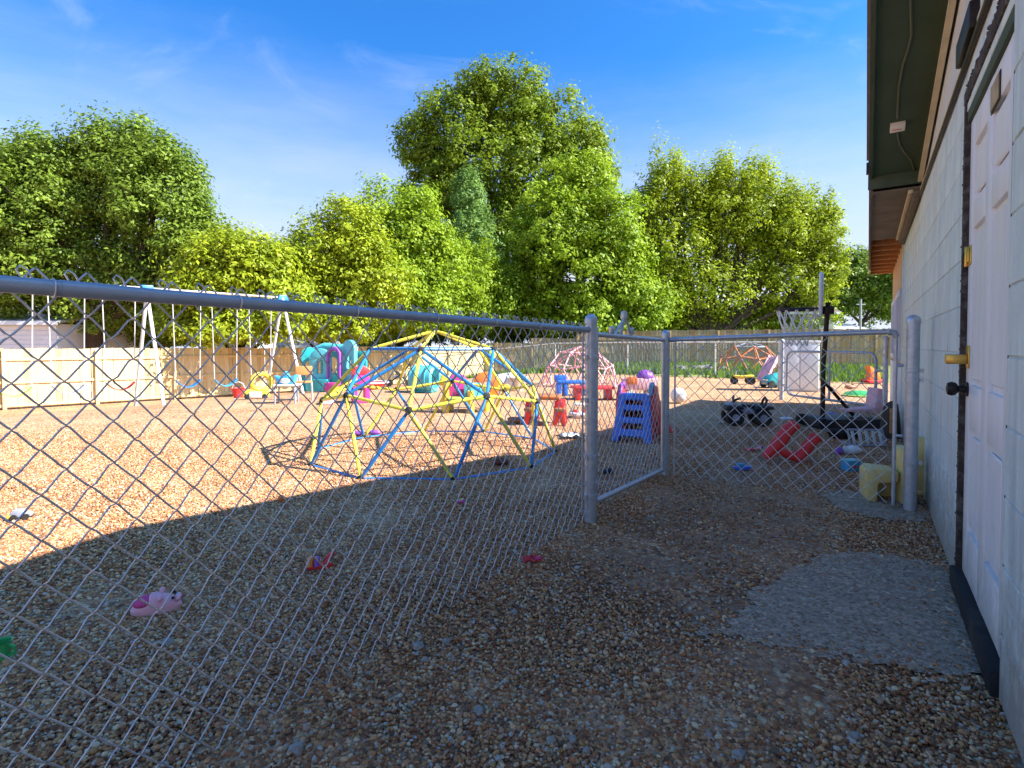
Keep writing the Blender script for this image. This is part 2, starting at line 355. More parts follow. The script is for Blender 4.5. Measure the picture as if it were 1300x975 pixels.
def sstep(a, b, x):
    t = np.clip((x - a) / (b - a), 0, 1); return t * t * (3 - 2 * t)

def ground_material():
    m = bpy.data.materials.new('gravel_ground'); m.use_nodes = True; n = m.node_tree.nodes; l = m.node_tree.links
    b = n['Principled BSDF']; b.inputs['Roughness'].default_value = 0.9; b.inputs['Specular IOR Level'].default_value = 0.2
    g = n.new('ShaderNodeNewGeometry'); pos = g.outputs['Position']
    def N(t, **k):
        x = n.new(t)
        for a, v in k.items(): setattr(x, a, v)
        return x
    def noise(s, det=6, ro=0.55):
        x = N('ShaderNodeTexNoise'); x.inputs['Scale'].default_value = s; x.inputs['Detail'].default_value = det; x.inputs['Roughness'].default_value = ro
        l.new(pos, x.inputs['Vector']); return x.outputs[0]
    def rng_(src, a, c, lo=0.0, hi=1.0, smooth=True):
        x = N('ShaderNodeMapRange'); x.interpolation_type = 'SMOOTHSTEP' if smooth else 'LINEAR'
        x.inputs[1].default_value = a; x.inputs[2].default_value = c; x.inputs[3].default_value = lo; x.inputs[4].default_value = hi
        l.new(src, x.inputs[0]); return x.outputs[0]
    def math_(op, a, c):
        x = N('ShaderNodeMath'); x.operation = op
        for i, q in enumerate((a, c)):
            if isinstance(q, (int, float)): x.inputs[i].default_value = q
            else: l.new(q, x.inputs[i])
        return x.outputs[0]
    def mix(f, a, c):
        x = N('ShaderNodeMix'); x.data_type = 'RGBA'
        for i, q in ((0, f), (6, a), (7, c)):
            if isinstance(q, tuple): x.inputs[i].default_value = (*q, 1)
            elif isinstance(q, (int, float)): x.inputs[i].default_value = q
            else: l.new(q, x.inputs[i])
        return x.outputs[2]
    def dot(vec):
        x = N('ShaderNodeVectorMath'); x.operation = 'DOT_PRODUCT'; x.inputs[1].default_value = vec; l.new(pos, x.inputs[0]); return x.outputs['Value']
    u, v = dot((SN, CS, 0)), dot((CS, -SN, 0))
    vo = N('ShaderNodeTexVoronoi'); vo.inputs['Scale'].default_value = 48; l.new(pos, vo.inputs['Vector'])
    sep = N('ShaderNodeSeparateColor'); l.new(vo.outputs['Color'], sep.inputs[0])
    cr = N('ShaderNodeValToRGB'); e = cr.color_ramp; e.interpolation = 'CONSTANT'
    pal = PEB; e.elements[0].color = (*pal[0], 1)
    e.elements[1].position = 1 / len(pal); e.elements[1].color = (*pal[1], 1)
    for i in range(2, len(pal)):
        q = e.elements.new(i / len(pal)); q.color = (*pal[i], 1)
    l.new(sep.outputs[0], cr.inputs[0])
    edge = rng_(vo.outputs['Distance'], 0.25, 0.62, 1.0, 0.72)
    col = cr.outputs[0]
    big = noise(0.9, 8, 0.6)
    col = mix(rng_(big, 0.35, 0.7, 0.0, 0.45), col, (0.68, 0.46, 0.27))
    mm = N('ShaderNodeMix'); mm.data_type = 'RGBA'; mm.blend_type = 'MULTIPLY'; mm.inputs[0].default_value = 1
    l.new(col, mm.inputs[6]); gc = N('ShaderNodeCombineColor')
    for i in range(3): l.new(edge, gc.inputs[i])
    l.new(gc.outputs[0], mm.inputs[7]); col = mm.outputs[2]
    # trodden earth on the path side of the fence
    mud = math_('MULTIPLY', math_('MULTIPLY', rng_(v, -1.5, -1.0), rng_(v, 0.05, -0.25)), math_('MULTIPLY', rng_(u, 1.3, 2.2), rng_(u, 6.4, 5.2)))
    mud = math_('MULTIPLY', mud, rng_(noise(2.2, 8, 0.65), 0.36, 0.58))
    dirt = mix(rng_(noise(30, 8, 0.7), 0.35, 0.7), (0.24, 0.14, 0.085), (0.46, 0.29, 0.18))
    dirt = mix(rng_(noise(3.5, 6, 0.6), 0.60, 0.72, 0, 0.6), dirt, (0.50, 0.43, 0.36))
    col = mix(math_('MULTIPLY', mud, 0.85), col, dirt)
    # grass beyond the middle fence and outside the yard
    gn = math_('MULTIPLY', math_('SUBTRACT', noise(0.8, 6, 0.6), 0.5), 2.2)
    gr = rng_(math_('ADD', u, gn), 17.4, 18.1)
    gcol = mix(noise(6, 8, 0.7), (0.07, 0.12, 0.02), (0.22, 0.26, 0.05))
    gcol = mix(rng_(noise(0.6, 4), 0.52, 0.62, 0, 0.8), gcol, (0.34, 0.25, 0.16))
    col = mix(gr, col, gcol)
    l.new(col, b.inputs['Base Color'])
    bp = N('ShaderNodeBump'); bp.inputs['Strength'].default_value = 0.9; bp.inputs['Distance'].default_value = 0.008; bp.invert = True
    l.new(vo.outputs['Distance'], bp.inputs['Height'])
    b2 = N('ShaderNodeBump'); b2.inputs['Strength'].default_value = 0.5; b2.inputs['Distance'].default_value = 0.03
    l.new(noise(7, 6, 0.6), b2.inputs['Height']); l.new(bp.outputs[0], b2.inputs['Normal']); l.new(b2.outputs[0], b.inputs['Normal'])
    M['gravel_ground'] = m
PEB = [(0.345, 0.125, 0.054), (0.528, 0.233, 0.1), (0.735, 0.419, 0.208), (0.437, 0.167, 0.072), (0.62, 0.316, 0.144), (0.183, 0.079, 0.04), (0.552, 0.27, 0.129), (0.76, 0.559, 0.329), (0.46, 0.289, 0.186), (0.298, 0.121, 0.057)]
ground_material()
def relief(x, y):
    v = CS * x - SN * y; u = SN * x + CS * y
    z = 0.02 * np.exp(-((v + 1.55) / 0.35) ** 2) * sstep(7, 4, u) - 0.012 * np.exp(-((v + 0.75) / 0.35) ** 2) * sstep(6, 4, u)
    return z
def full_z(x, y): return ground_z(x, y) + relief(x, y)
def build_ground():
    n = 260; t = np.linspace(-1, 1, n)
    g = 220 * np.sinh(7.2 * t) / math.sinh(7.2)
    X, Y = np.meshgrid(g, g + 3.0)
    Z = full_z(X, Y)
    near = (np.abs(X) < 9) & (np.abs(Y - 3) < 9)
    Z[near] += 0.006 * pnoise(X[near], Y[near], 5.0) + 0.010 * pnoise(X[near], Y[near], 1.7, 3.0)
    idx = np.arange(n * n).reshape(n, n)
    F_ = np.stack([idx[:-1, :-1], idx[:-1, 1:], idx[1:, 1:], idx[1:, :-1]], -1).reshape(-1, 4)
    o = np_mesh('ground', np.stack([X, Y, Z], -1).reshape(-1, 3), F_, 'gravel_ground')
    tag(o, 'gravel play yard with trodden earth by the building and grass at the back', None, kind='structure')
    o.data.polygons.foreach_set('use_smooth', [True] * len(F_))
build_ground()

def slab(name, poly, z, label, step=0.012):
    xs = [p[0] for p in poly]; ys = [p[1] for p in poly]
    X, Y = np.meshgrid(np.arange(min(xs) - 0.05, max(xs) + 0.05, step), np.arange(min(ys) - 0.05, max(ys) + 0.05, step))
    n1 = pnoise(X, Y, 22.0); n2 = pnoise(X, Y, 60.0, 5.0)
    inn = inside(poly, X, Y).astype(float)
    for _ in range(9):
        inn = (np.roll(inn, 1, 0) + np.roll(inn, -1, 0) + np.roll(inn, 1, 1) + np.roll(inn, -1, 1) + inn) / 5
    inn = inn + 0.60 * pnoise(X, Y, 6.0, 2.0) + 0.45 * n1 + 0.55 * n2 + 2.0 * (inn > 0.97) > 0.46
    inn &= (CS * X - SN * Y) < 0.325
    Z = full_z(X, Y) + z + 0.003 * n1 + 0.002 * n2
    h, w_ = X.shape; idx = np.arange(h * w_).reshape(h, w_)
    keep = inn[:-1, :-1] & inn[1:, 1:] & inn[:-1, 1:] & inn[1:, :-1]
    F_ = np.stack([idx[:-1, :-1], idx[:-1, 1:], idx[1:, 1:], idx[1:, :-1]], -1)[keep]
    used, inv = np.unique(F_, return_inverse=True)
    V = np.stack([X, Y, Z], -1).reshape(-1, 3)[used]
    o = np_mesh(name, V, inv.reshape(-1, 4), 'worn_concrete'); tag(o, label, None, kind='structure')
    o.data.polygons.foreach_set('use_smooth', [True] * len(o.data.polygons))
def concrete_mat():
    m = mat('worn_concrete', (0.47, 0.355, 0.255), rough=0.9, var=0.35, scale=40, bump=1.0, bscale=150, dirt=0.8, dirtcol=(0.27, 0.18, 0.115))
    n = m.node_tree.nodes; l = m.node_tree.links; b = n['Principled BSDF']; g = n.new('ShaderNodeNewGeometry')
    vo = n.new('ShaderNodeTexVoronoi'); vo.inputs['Scale'].default_value = 95; l.new(g.outputs['Position'], vo.inputs['Vector'])
    sp = n.new('ShaderNodeSeparateColor'); l.new(vo.outputs['Color'], sp.inputs[0])
    cr = n.new('ShaderNodeValToRGB'); e = cr.color_ramp; e.interpolation = 'CONSTANT'; e.elements[0].color = (0.66, 0.56, 0.48, 1); e.elements[1].position = 0.16; e.elements[1].color = (0.85, 0.82, 0.80, 1)
    for p, c in ((0.45, 0.98), (0.70, 1.1), (0.90, 1.3)): q = e.elements.new(p); q.color = (c, c, c, 1)
    l.new(sp.outputs[0], cr.inputs[0])
    mx = n.new('ShaderNodeMix'); mx.data_type = 'RGBA'; mx.blend_type = 'MULTIPLY'; mx.inputs[0].default_value = 1
    l.new(b.inputs['Base Color'].links[0].from_socket, mx.inputs[6]); l.new(cr.outputs[0], mx.inputs[7]); l.new(mx.outputs[2], b.inputs['Base Color'])
concrete_mat()
slab('concrete_pad', SLAB, 0.006, 'worn grey concrete pad sunk in the gravel before the white door')
slab('concrete_footing', FOOT, 0.006, 'pale broken concrete footing round the fence post by the wall')

def pebbles():
    # geometry-node scatter of individually coloured river pebbles on the near ground: nobody could count them
    m = bpy.data.materials.new('river_pebble'); m.use_nodes = True; n = m.node_tree.nodes; l = m.node_tree.links
    b = n['Principled BSDF']; b.inputs['Roughness'].default_value = 0.75; b.inputs['Specular IOR Level'].default_value = 0.12
    oi = n.new('ShaderNodeObjectInfo'); cr = n.new('ShaderNodeValToRGB'); e = cr.color_ramp; e.interpolation = 'CONSTANT'
    pal = PEB + [(0.52, 0.44, 0.35), (0.36, 0.15, 0.065), (0.50, 0.26, 0.095), (0.24, 0.14, 0.075), (0.56, 0.32, 0.14), (0.42, 0.20, 0.09)]
    e.elements[0].color = (*pal[0], 1); e.elements[1].position = 1 / len(pal); e.elements[1].color = (*pal[1], 1)
    for i in range(2, len(pal)): q = e.elements.new(i / len(pal)); q.color = (*pal[i], 1)
    l.new(oi.outputs['Random'], cr.inputs[0])
    nz = n.new('ShaderNodeTexNoise'); nz.inputs['Scale'].default_value = 2.0; tc = n.new('ShaderNodeTexCoord'); l.new(tc.outputs['Object'], nz.inputs['Vector'])
    mr = n.new('ShaderNodeMapRange'); mr.inputs[3].default_value = 0.75; mr.inputs[4].default_value = 1.25; l.new(nz.outputs[0], mr.inputs[0])
    mx = n.new('ShaderNodeMix'); mx.data_type = 'RGBA'; mx.blend_type = 'MULTIPLY'; mx.inputs[0].default_value = 1
    cc = n.new('ShaderNodeCombineColor')
    for i in range(3): l.new(mr.outputs[0], cc.inputs[i])
    l.new(cr.outputs[0], mx.inputs[6]); l.new(cc.outputs[0], mx.inputs[7]); l.new(mx.outputs[2], b.inputs['Base Color'])
    st = 0.05
    X, Y = np.meshgrid(np.arange(-6.6, 5.2, st), np.arange(0.9, 7.2, st))
    V_ = CS * X - SN * Y; U_ = SN * X + CS * Y
    D = np.hypot(X, Y)
    dens = 13500 * np.clip(1.9 / D, 0, 1) ** 1.05
    pn = pnoise(X, Y, 2.2, 1.0) * 0.5 + pnoise(X, Y, 6.0, 4.0) * 0.3
    path = sstep(-1.5, -1.05, V_) * sstep(0.1, -0.2, V_) * sstep(1.5, 2.3, U_) * sstep(6.2, 5.0, U_)
    dens *= 1 - path * np.clip(0.66 + 0.9 * pn, 0, 0.92)
    for poly in (SLAB, FOOT):
        # the pad is bare in its middle and half covered along its edges
        inn = inside(poly, X, Y).astype(float)
        k = inn.copy()
        for _ in range(6):
            k = (np.roll(k, 1, 0) + np.roll(k, -1, 0) + np.roll(k, 1, 1) + np.roll(k, -1, 1) + k) / 5
        dens *= 1 - inn * np.clip(1.45 * k - 0.55 + 0.25 * pnoise(X, Y, 9.0, 8.0), 0, 0.975)
    dens *= sstep(7.3, 5.2, Y)
    dens *= np.clip(0.85 + 0.5 * pnoise(X, Y, 1.3, 9.0), 0.3, 1.2)
    vis = (np.abs(X) < 1.06 * Y + 0.3) & (V_ < 0.33)
    h, w_ = X.shape; idx = np.arange(h * w_).reshape(h, w_)
    F_ = np.stack([idx[:-1, :-1], idx[:-1, 1:], idx[1:, 1:], idx[1:, :-1]], -1)[vis[:-1, :-1]]
    used, inv = np.unique(F_, return_inverse=True)
    print('pebbles ~', int((dens[:-1, :-1][vis[:-1, :-1]]).sum() * st * st))
    Vv = np.stack([X, Y, full_z(X, Y) + 0.003], -1).reshape(-1, 3)[used]
    o = np_mesh('gravel', Vv, inv.reshape(-1, 4), m)
    a = o.data.attributes.new('dens', 'FLOAT', 'POINT'); a.data.foreach_set('value', dens.ravel()[used].astype(np.float32))
    tag(o, 'brown and tan river pebbles covering the yard and path', 'gravel', kind='stuff')
    g = bpy.data.node_groups.new('pebble_scatter', 'GeometryNodeTree')
    g.interface.new_socket('Geometry', in_out='INPUT', socket_type='NodeSocketGeometry')
    g.interface.new_socket('Geometry', in_out='OUTPUT', socket_type='NodeSocketGeometry')
    n = g.nodes; l = g.links
    gi, go = n.new('NodeGroupInput'), n.new('NodeGroupOutput')
    dp = n.new('GeometryNodeDistributePointsOnFaces'); dp.distribute_method = 'RANDOM'; dp.inputs['Seed'].default_value = 4
    na = n.new('GeometryNodeInputNamedAttribute'); na.data_type = 'FLOAT'; na.inputs['Name'].default_value = 'dens'
    l.new(gi.outputs[0], dp.inputs['Mesh']); l.new(na.outputs['Attribute'], dp.inputs['Density'])
    gti = n.new('GeometryNodeGeometryToInstance')
    for k in range(5):
        ic = n.new('GeometryNodeMeshIcoSphere'); ic.inputs['Subdivisions'].default_value = 2; ic.inputs['Radius'].default_value = 1.0
        sp = n.new('GeometryNodeSetPosition'); ps = n.new('GeometryNodeInputPosition')
        ad = n.new('ShaderNodeVectorMath'); ad.inputs[1].default_value = (k * 7.3, k * 2.1, k * 5.7); l.new(ps.outputs[0], ad.inputs[0])
        tn = n.new('ShaderNodeTexNoise'); tn.inputs['Scale'].default_value = 0.9; tn.inputs['Detail'].default_value = 1; l.new(ad.outputs[0], tn.inputs['Vector'])
        sb = n.new('ShaderNodeVectorMath'); sb.operation = 'SUBTRACT'; sb.inputs[1].default_value = (0.5, 0.5, 0.5); l.new(tn.outputs['Color'], sb.inputs[0])
        sc = n.new('ShaderNodeVectorMath'); sc.operation = 'SCALE'; sc.inputs['Scale'].default_value = 1.0; l.new(sb.outputs[0], sc.inputs[0])
        l.new(ic.outputs[0], sp.inputs['Geometry']); l.new(sc.outputs[0], sp.inputs['Offset'])
        ss = n.new('GeometryNodeSetShadeSmooth'); l.new(sp.outputs[0], ss.inputs[0]); l.new(ss.outputs[0], gti.inputs[0])
    ip = n.new('GeometryNodeInstanceOnPoints'); ip.inputs['Pick Instance'].default_value = True
    l.new(dp.outputs['Points'], ip.inputs['Points']); l.new(gti.outputs[0], ip.inputs['Instance'])
    ri = n.new('FunctionNodeRandomValue'); ri.data_type = 'INT'; ri.inputs[4].default_value = 0; ri.inputs[5].default_value = 4
    l.new(ri.outputs[2], ip.inputs['Instance Index'])
    rr = n.new('FunctionNodeRandomValue'); rr.data_type = 'FLOAT_VECTOR'; rr.inputs[0].default_value = (-0.5, -0.5, 0); rr.inputs[1].default_value = (0.5, 0.5, 6.283)
    l.new(rr.outputs[0], ip.inputs['Rotation'])
    rs = n.new('FunctionNodeRandomValue'); rs.data_type = 'FLOAT_VECTOR'; rs.inputs[0].default_value = (0.0036, 0.0031, 0.0026); rs.inputs[1].default_value = (0.0082, 0.0069, 0.0058); rs.inputs['Seed'].default_value = 3
    # now and then a pebble twice the size of its neighbours
    rb = n.new('FunctionNodeRandomValue'); rb.data_type = 'FLOAT'; rb.inputs[2].default_value = 0.0; rb.inputs[3].default_value = 1.0; rb.inputs['Seed'].default_value = 9
    pw = n.new('ShaderNodeMath'); pw.operation = 'POWER'; pw.inputs[1].default_value = 14.0; l.new(rb.outputs[1], pw.inputs[0])
    ma = n.new('ShaderNodeMath'); ma.operation = 'MULTIPLY_ADD'; ma.inputs[1].default_value = 0.9; ma.inputs[2].default_value = 0.95; l.new(pw.outputs[0], ma.inputs[0])
    sv = n.new('ShaderNodeVectorMath'); sv.operation = 'SCALE'; l.new(rs.outputs[0], sv.inputs[0]); l.new(ma.outputs[0], sv.inputs['Scale'])
    l.new(sv.outputs[0], ip.inputs['Scale'])
    sm = n.new('GeometryNodeSetMaterial'); sm.inputs['Material'].default_value = m
    l.new(ip.outputs[0], sm.inputs[0]); l.new(sm.outputs[0], go.inputs[0])
    md = o.modifiers.new('scatter', 'NODES'); md.node_group = g
pebbles()

def litter():
    n = 420; x = nrng.uniform(-3.2, 2.4, n); y = nrng.uniform(1.2, 5.0, n)
    v = CS * x - SN * y; keep = (v < 0.3) & (np.abs(x) < 1.05 * y); keep &= (np.abs(v - 0.2) < 0.25) | (np.abs(v + 1.4) < 0.3) | (nrng.random(n) < 0.3)
    x, y = x[keep], y[keep]; n = len(x); z = full_z(x, y) + 0.012
    a = nrng.uniform(0, 6.28, n); l_ = nrng.uniform(0.010, 0.026, n); w_ = l_ * nrng.uniform(0.12, 0.5, n); c, s_ = np.cos(a) * l_, np.sin(a) * l_; cw, sw_ = -np.sin(a) * w_, np.cos(a) * w_
    up = nrng.uniform(0.0, 0.012, (n, 4))
    V = np.stack([np.stack([x - c, y - s_, z + up[:, 0]], -1), np.stack([x + cw, y + sw_, z + up[:, 1]], -1), np.stack([x + c, y + s_, z + up[:, 2]], -1), np.stack([x - cw, y - sw_, z + up[:, 3]], -1)], 1)
    o = np_mesh('leaf_litter', V.reshape(-1, 3), np.arange(4 * n).reshape(-1, 4), 'dry_leaf', tint=nrng.random(n)); tag(o, 'dry leaf bits and chips scattered over the gravel', 'litter', kind='stuff')
leaf_mat('dry_leaf', (0.20, 0.10, 0.04), (0.62, 0.50, 0.34), 0.1)
litter()
def grass():
    n = 16000
    U_ = nrng.uniform(17.2, 30, n); V_ = nrng.uniform(-16.5, 0.4, n)
    x = SN * U_ + CS * V_; y = CS * U_ - SN * V_
    keep = pnoise(x, y, 0.7, 3.0) > -0.25
    keep &= (U_ > 17.9) | (nrng.random(n) < 0.3)
    x, y = x[keep], y[keep]; n = len(x); z = full_z(x, y)
    a = nrng.uniform(0, 6.28, n); h = nrng.uniform(0.10, 0.30, n); wd = 0.05
    ca, sa = np.cos(a), np.sin(a); lean = nrng.uniform(-0.10, 0.10, (n, 2))
    V = np.stack([np.stack([x - ca * wd, y - sa * wd, z], -1), np.stack([x + ca * wd, y + sa * wd, z], -1),
                  np.stack([x + lean[:, 0], y + lean[:, 1], z + h], -1)], 1).reshape(-1, 3)
    o = np_mesh('grass', V, np.arange(3 * n).reshape(-1, 3), 'grass_blade', tint=nrng.random(n))
    tag(o, 'strip of bright green grass in front of the back fence', 'grass', kind='stuff')
grass()

# ------------------------------------------------------------------ the building (built in u, v, z under one root)
BV = 0.335                                        # face of the block wall
bld = thing('block_building', 'pale green painted block building with a white door and dark green eaves', 'building', (0, 0, 0), UANG)
# local frame of the root: x = u, y = -v
def L(u, v, z): return (u, -v, z)
def ubox(mb, u0, u1, v0, v1, z0, z1): return mb.box(L((u0 + u1) / 2, (v0 + v1) / 2, (z0 + z1) / 2), (u1 - u0, abs(v1 - v0), z1 - z0))
D0, D1, DT = 2.075, 2.975, 2.05                   # door opening along u and its head height
WU0, WU1, WTOP = -0.2, 7.72, 2.235
wall = MB()
ubox(wall, WU0, D0, BV + 0.004, BV + 0.19, -0.1, WTOP); ubox(wall, D1, WU1, BV + 0.004, BV + 0.19, -0.1, WTOP); ubox(wall, D0, D1, BV + 0.0045, BV + 0.19, DT, WTOP)
wl = wall.build('block_wall', 'mortar', bld, smooth=False)
def block(u0, u1, z0, z1, k={}):
    key = (round(u1 - u0, 3), round(z1 - z0, 3))
    g = 0.0028
    if key not in k:
        o = MB().box((0, 0, 0), (key[0] - 2 * g, 0.03, key[1] - 2 * g)).build('block', 'painted_block', wl, bevel=0.003, seg=1)
        k[key] = o.data
    else:
        o = bpy.data.objects.new('block', k[key]); COL.objects.link(o); o.parent = wl
    o.location = L((u0 + u1) / 2, BV + 0.015 + rng.uniform(-0.0012, 0.0012), (z0 + z1) / 2)
CH, CLN = 0.2032, 0.4064
for r in range(11):
    z0, z1 = r * CH - 0.0, (r + 1) * CH
    u = WU0 + (0 if r % 2 else -CLN / 2)
    while u < WU1:
        a, b_ = max(u, WU0), min(u + CLN, WU1); u += CLN
        if b_ < 0.9: continue
        for p, q in (((a, min(b_, D0)), (max(a, D1), b_)) if z0 < DT - 0.02 else ((a, b_),)):
            if q - p > 0.03: block(p, q, z0, z1)
# door: dark weathered frame, recessed six-panel leaf
fr = MB()
ubox(fr, D1 - 0.022, D1 + 0.012, BV - 0.006, BV + 0.09, 0.0, DT + 0.02)
ubox(fr, D0 - 0.012, D0 + 0.022, BV + 0.004, BV + 0.09, 0.0, DT + 0.02)
ubox(fr, D0 - 0.012, D1 + 0.012, BV - 0.008, BV + 0.085, DT + 0.0205, DT + 0.075)
fr.build('door_frame', 'dark_frame', bld, bevel=0.004)
hd = MB(); ubox(hd, D0 + 0.023, D1 - 0.023, BV + 0.002, BV + 0.084, DT - 0.06, DT + 0.02); hd.build('door_head', 'green_trim', bld, bevel=0.003)
rag = MB()                                        # torn mortar and flaking paint along the frame
for i in range(130):
    z = rng.uniform(0.05, DT); rag.box(L(D1 + rng.uniform(0.004, 0.014), BV - 0.001, z), (rng.uniform(0.004, 0.012), 0.006, rng.uniform(0.008, 0.03)), (rng.uniform(-.4, .4), rng.uniform(-.6, .6), rng.uniform(-.4, .4)))
for i in range(30):
    rag.box(L(rng.uniform(D0, D1), BV - 0.003, DT + 0.076), (rng.uniform(0.02, 0.05), 0.006, rng.uniform(0.006, 0.014)), (rng.uniform(-.4, .4), rng.uniform(-.3, .3), rng.uniform(-.4, .4)))
rag.build('torn_caulk', 'dark_frame', bld, smooth=False)
DV = BV + 0.014                                   # face of the leaf
def dbox(mb, u0, u1, z0, z1, d0, d1): return ubox(mb, u0, u1, DV + d0, DV + d1, z0, z1)
dr = MB(); DZ = 0.085
a, b_ = D0 + 0.024, D1 - 0.024
st = 0.10; mid = (a + b_) / 2
rails = [(DZ, DZ + 0.20), (DZ + 0.62, DZ + 0.80), (DZ + 1.44, DZ + 1.55), (DZ + 1.78, DT - 0.062)]
for u0, u1 in ((a, a + st), (mid - 0.055, mid + 0.055), (b_ - st, b_)): dbox(dr, u0, u1, DZ, DT - 0.062, 0, 0.04)
for z0, z1 in rails:
    dbox(dr, a + st + 0.0005, mid - 0.0555, z0, z1, 0.0007, 0.0393); dbox(dr, mid + 0.0555, b_ - st - 0.0005, z0, z1, 0.0007, 0.0393)
door = dr.build('door', 'door_paint', bld, bevel=0.003)
for i in range(3):
    for u0, u1 in ((a + st, mid - 0.055), (mid + 0.055, b_ - st)):
        p = MB(); z0, z1 = rails[i][1], rails[i + 1][0]
        dbox(p, u0, u1, z0, z1, 0.016, 0.03); o = p.build('door_panel', 'door_paint', door)
        p2 = MB(); dbox(p2, u0 + 0.025, u1 - 0.025, z0 + 0.025, z1 - 0.025, 0.004, 0.0158)
        bmo = p2.build('raised_panel', 'door_paint', door, bevel=0.010, seg=1)
def ray_v(px, py, v):                             # the point of the plane at v seen at a pixel, in the building's frame
    d = ray(px, py); t = v / (CS * d.x - SN * d.y); p = d * t
    return (SN * p.x + CS * p.y, p.z + CAMH)
# hardware
ku, kz = b_ - 0.06, ray_v(1224, 492, DV)[1]
MB().lathe([(0.030, 0), (0.030, 0.006), (0.014, 0.010), (0.013, 0.030), (0.026, 0.040), (0.030, 0.055), (0.024, 0.068), (0.006, 0.072)], 16,
           Matrix.Translation(L(ku, DV, kz)) @ Matrix.Rotation(R(-90), 4, 'X') @ Matrix.Rotation(R(180), 4, 'X') @ Matrix.Rotation(R(180), 4, 'X')).build('door_knob', 'black_metal', door)
hz_ = ray_v(1224, 453, DV)[1]
hp = MB(); ubox(hp, ku - 0.035, ku + 0.03, DV - 0.006, DV, hz_ - 0.045, hz_ + 0.05)
ubox(hp, ku - 0.02, ku + 0.03, DV - 0.075, DV - 0.0065, hz_ - 0.028, hz_ + 0.012)
ubox(hp, ku + 0.0305, ku + 0.055, DV - 0.070, DV - 0.055, hz_ - 0.024, hz_ + 0.008)
hp.build('brass_hasp', 'brass', door, bevel=0.004)
hz2 = ray_v(1237, 320, DV)[1]
hg = MB(); ubox(hg, b_ - 0.085, b_ - 0.01, DV - 0.005, DV, hz2 - 0.04, hz2 + 0.04)
hg.tube([L(b_ - 0.012, DV - 0.008, hz2 - 0.042), L(b_ - 0.012, DV - 0.008, hz2 + 0.042)], 0.008, 8)
ubox(hg, b_ - 0.07, b_ - 0.045, DV - 0.012, DV - 0.0052, hz2 - 0.03, hz2 + 0.03)
hg.build('brass_latch_plate', 'brass', door, bevel=0.002)
pu, pz = ray_v(1265, 118, DV)
pp = MB(); ubox(pp, pu - 0.075, pu + 0.075, DV - 0.003, DV, pz - 0.05, pz + 0.05); npl = pp.build('name_plate', 'black_metal', door, bevel=0.002)
p2 = MB(); ubox(p2, pu - 0.066, pu + 0.066, DV - 0.006, DV - 0.0032, pz - 0.042, pz + 0.042); p2.build('plate_face', 'tan_plate', door)
sill = MB(); ubox(sill, D0 + 0.002, D1 + 0.03, BV - 0.022, BV + 0.08, -0.03, DZ - 0.004); sill.build('door_sill', 'black_rubber', bld, bevel=0.008)
# gable infill above the blocks, trim boards, rakes
RP, RZ, RU = 0.218, 2.42, 5.25                    # slope of the rake, its soffit height at its low end, the low end
PEAK = 2.6
def zs(u): return RZ + RP * (RU - max(u, 2 * PEAK - u))
inf = MB()
pts = [(WU0, WTOP), (RU, WTOP), (RU, zs(RU)), (PEAK, zs(PEAK)), (WU0, zs(WU0))]
inf.plate(pts, [], 0.12, Matrix.Translation((0, -(BV + 0.075), 0))); inf.build('gable_board', 'box_white', bld, smooth=False)
ft = MB(); ubox(ft, WU0, RU + 2.35, BV - 0.012, BV + 0.014, WTOP + 0.012, WTOP + 0.05); ft.build('ledge_trim', 'cream_trim', bld, bevel=0.004)
dk = MB(); dk.tube([L(WU0, BV - 0.012, WTOP - 0.012), L(5.0, BV - 0.012, WTOP - 0.012), L(7.6, BV - 0.012, WTOP - 0.02)], 0.011, 8); dk.build('conduit', 'black_metal', bld)
for s0, s1 in ((PEAK, RU),):
    fz = MB(); q = [(s0, zs(s0) - 0.075), (s1, zs(s1) - 0.075), (s1, zs(s1) - 0.002), (s0, zs(s0) - 0.002)]
    fz.plate(q, [], 0.02, Matrix.Translation((0, -(BV - 0.008), 0))); fz.build('frieze_board', 'cream_trim', bld, smooth=False)
    fz = MB(); q = [(s0, zs(s0) - 0.095), (s1, zs(s1) - 0.095), (s1, zs(s1) - 0.0755), (s0, zs(s0) - 0.0755)]
    fz.plate(q, [], 0.03, Matrix.Translation((0, -(BV - 0.014), 0))); fz.build('bed_mould', 'cream_trim', bld, smooth=False)
jb = MB(); ju, jz = ray_v(1230, 12, BV - 0.03)
ubox(jb, ju - 0.05, ju + 0.32, BV - 0.035, BV - 0.002, WTOP + 0.015, WTOP + 0.12); jb.build('fixture_box', 'black_metal', bld, bevel=0.006)
# roofs: the gable with its soffit, and the lower roof behind it
def slope_slab(name, m, v0, v1, dz0, dz1, ua, ub, zf):
    vs = [L(u, v, zf(u) + d) for u in (ua, ub) for v in (v0, v1) for d in (dz0, dz1)]
    mb = MB(); mb.add(vs, [(0, 1, 3, 2), (4, 6, 7, 5), (0, 4, 5, 1), (2, 3, 7, 6), (0, 2, 6, 4), (1, 5, 7, 3)])
    return mb.build(name, m, bld, smooth=False)
for ua, ub in ((PEAK, RU), (2 * PEAK - RU, PEAK)):
    slope_slab('soffit', 'soffit_green', 0.012, BV + 0.13, 0.0, 0.018, ua, ub, zs)
    slope_slab('rake_fascia', 'green_trim', -0.012, 0.0115, -0.022, 0.14, ua, ub, zs)
    slope_slab('roof', 'roof_shingle', -0.03, 8.0, 0.1405, 0.17, ua, ub, zs)
sg = MB(); ubox(sg, RU - 0.012, RU + 0.012, -0.018, BV + 0.02, RZ - 0.10, RZ + 0.15); sg.build('end_fascia', 'green_trim', bld, bevel=0.003)
flat = lambda u: 2.285
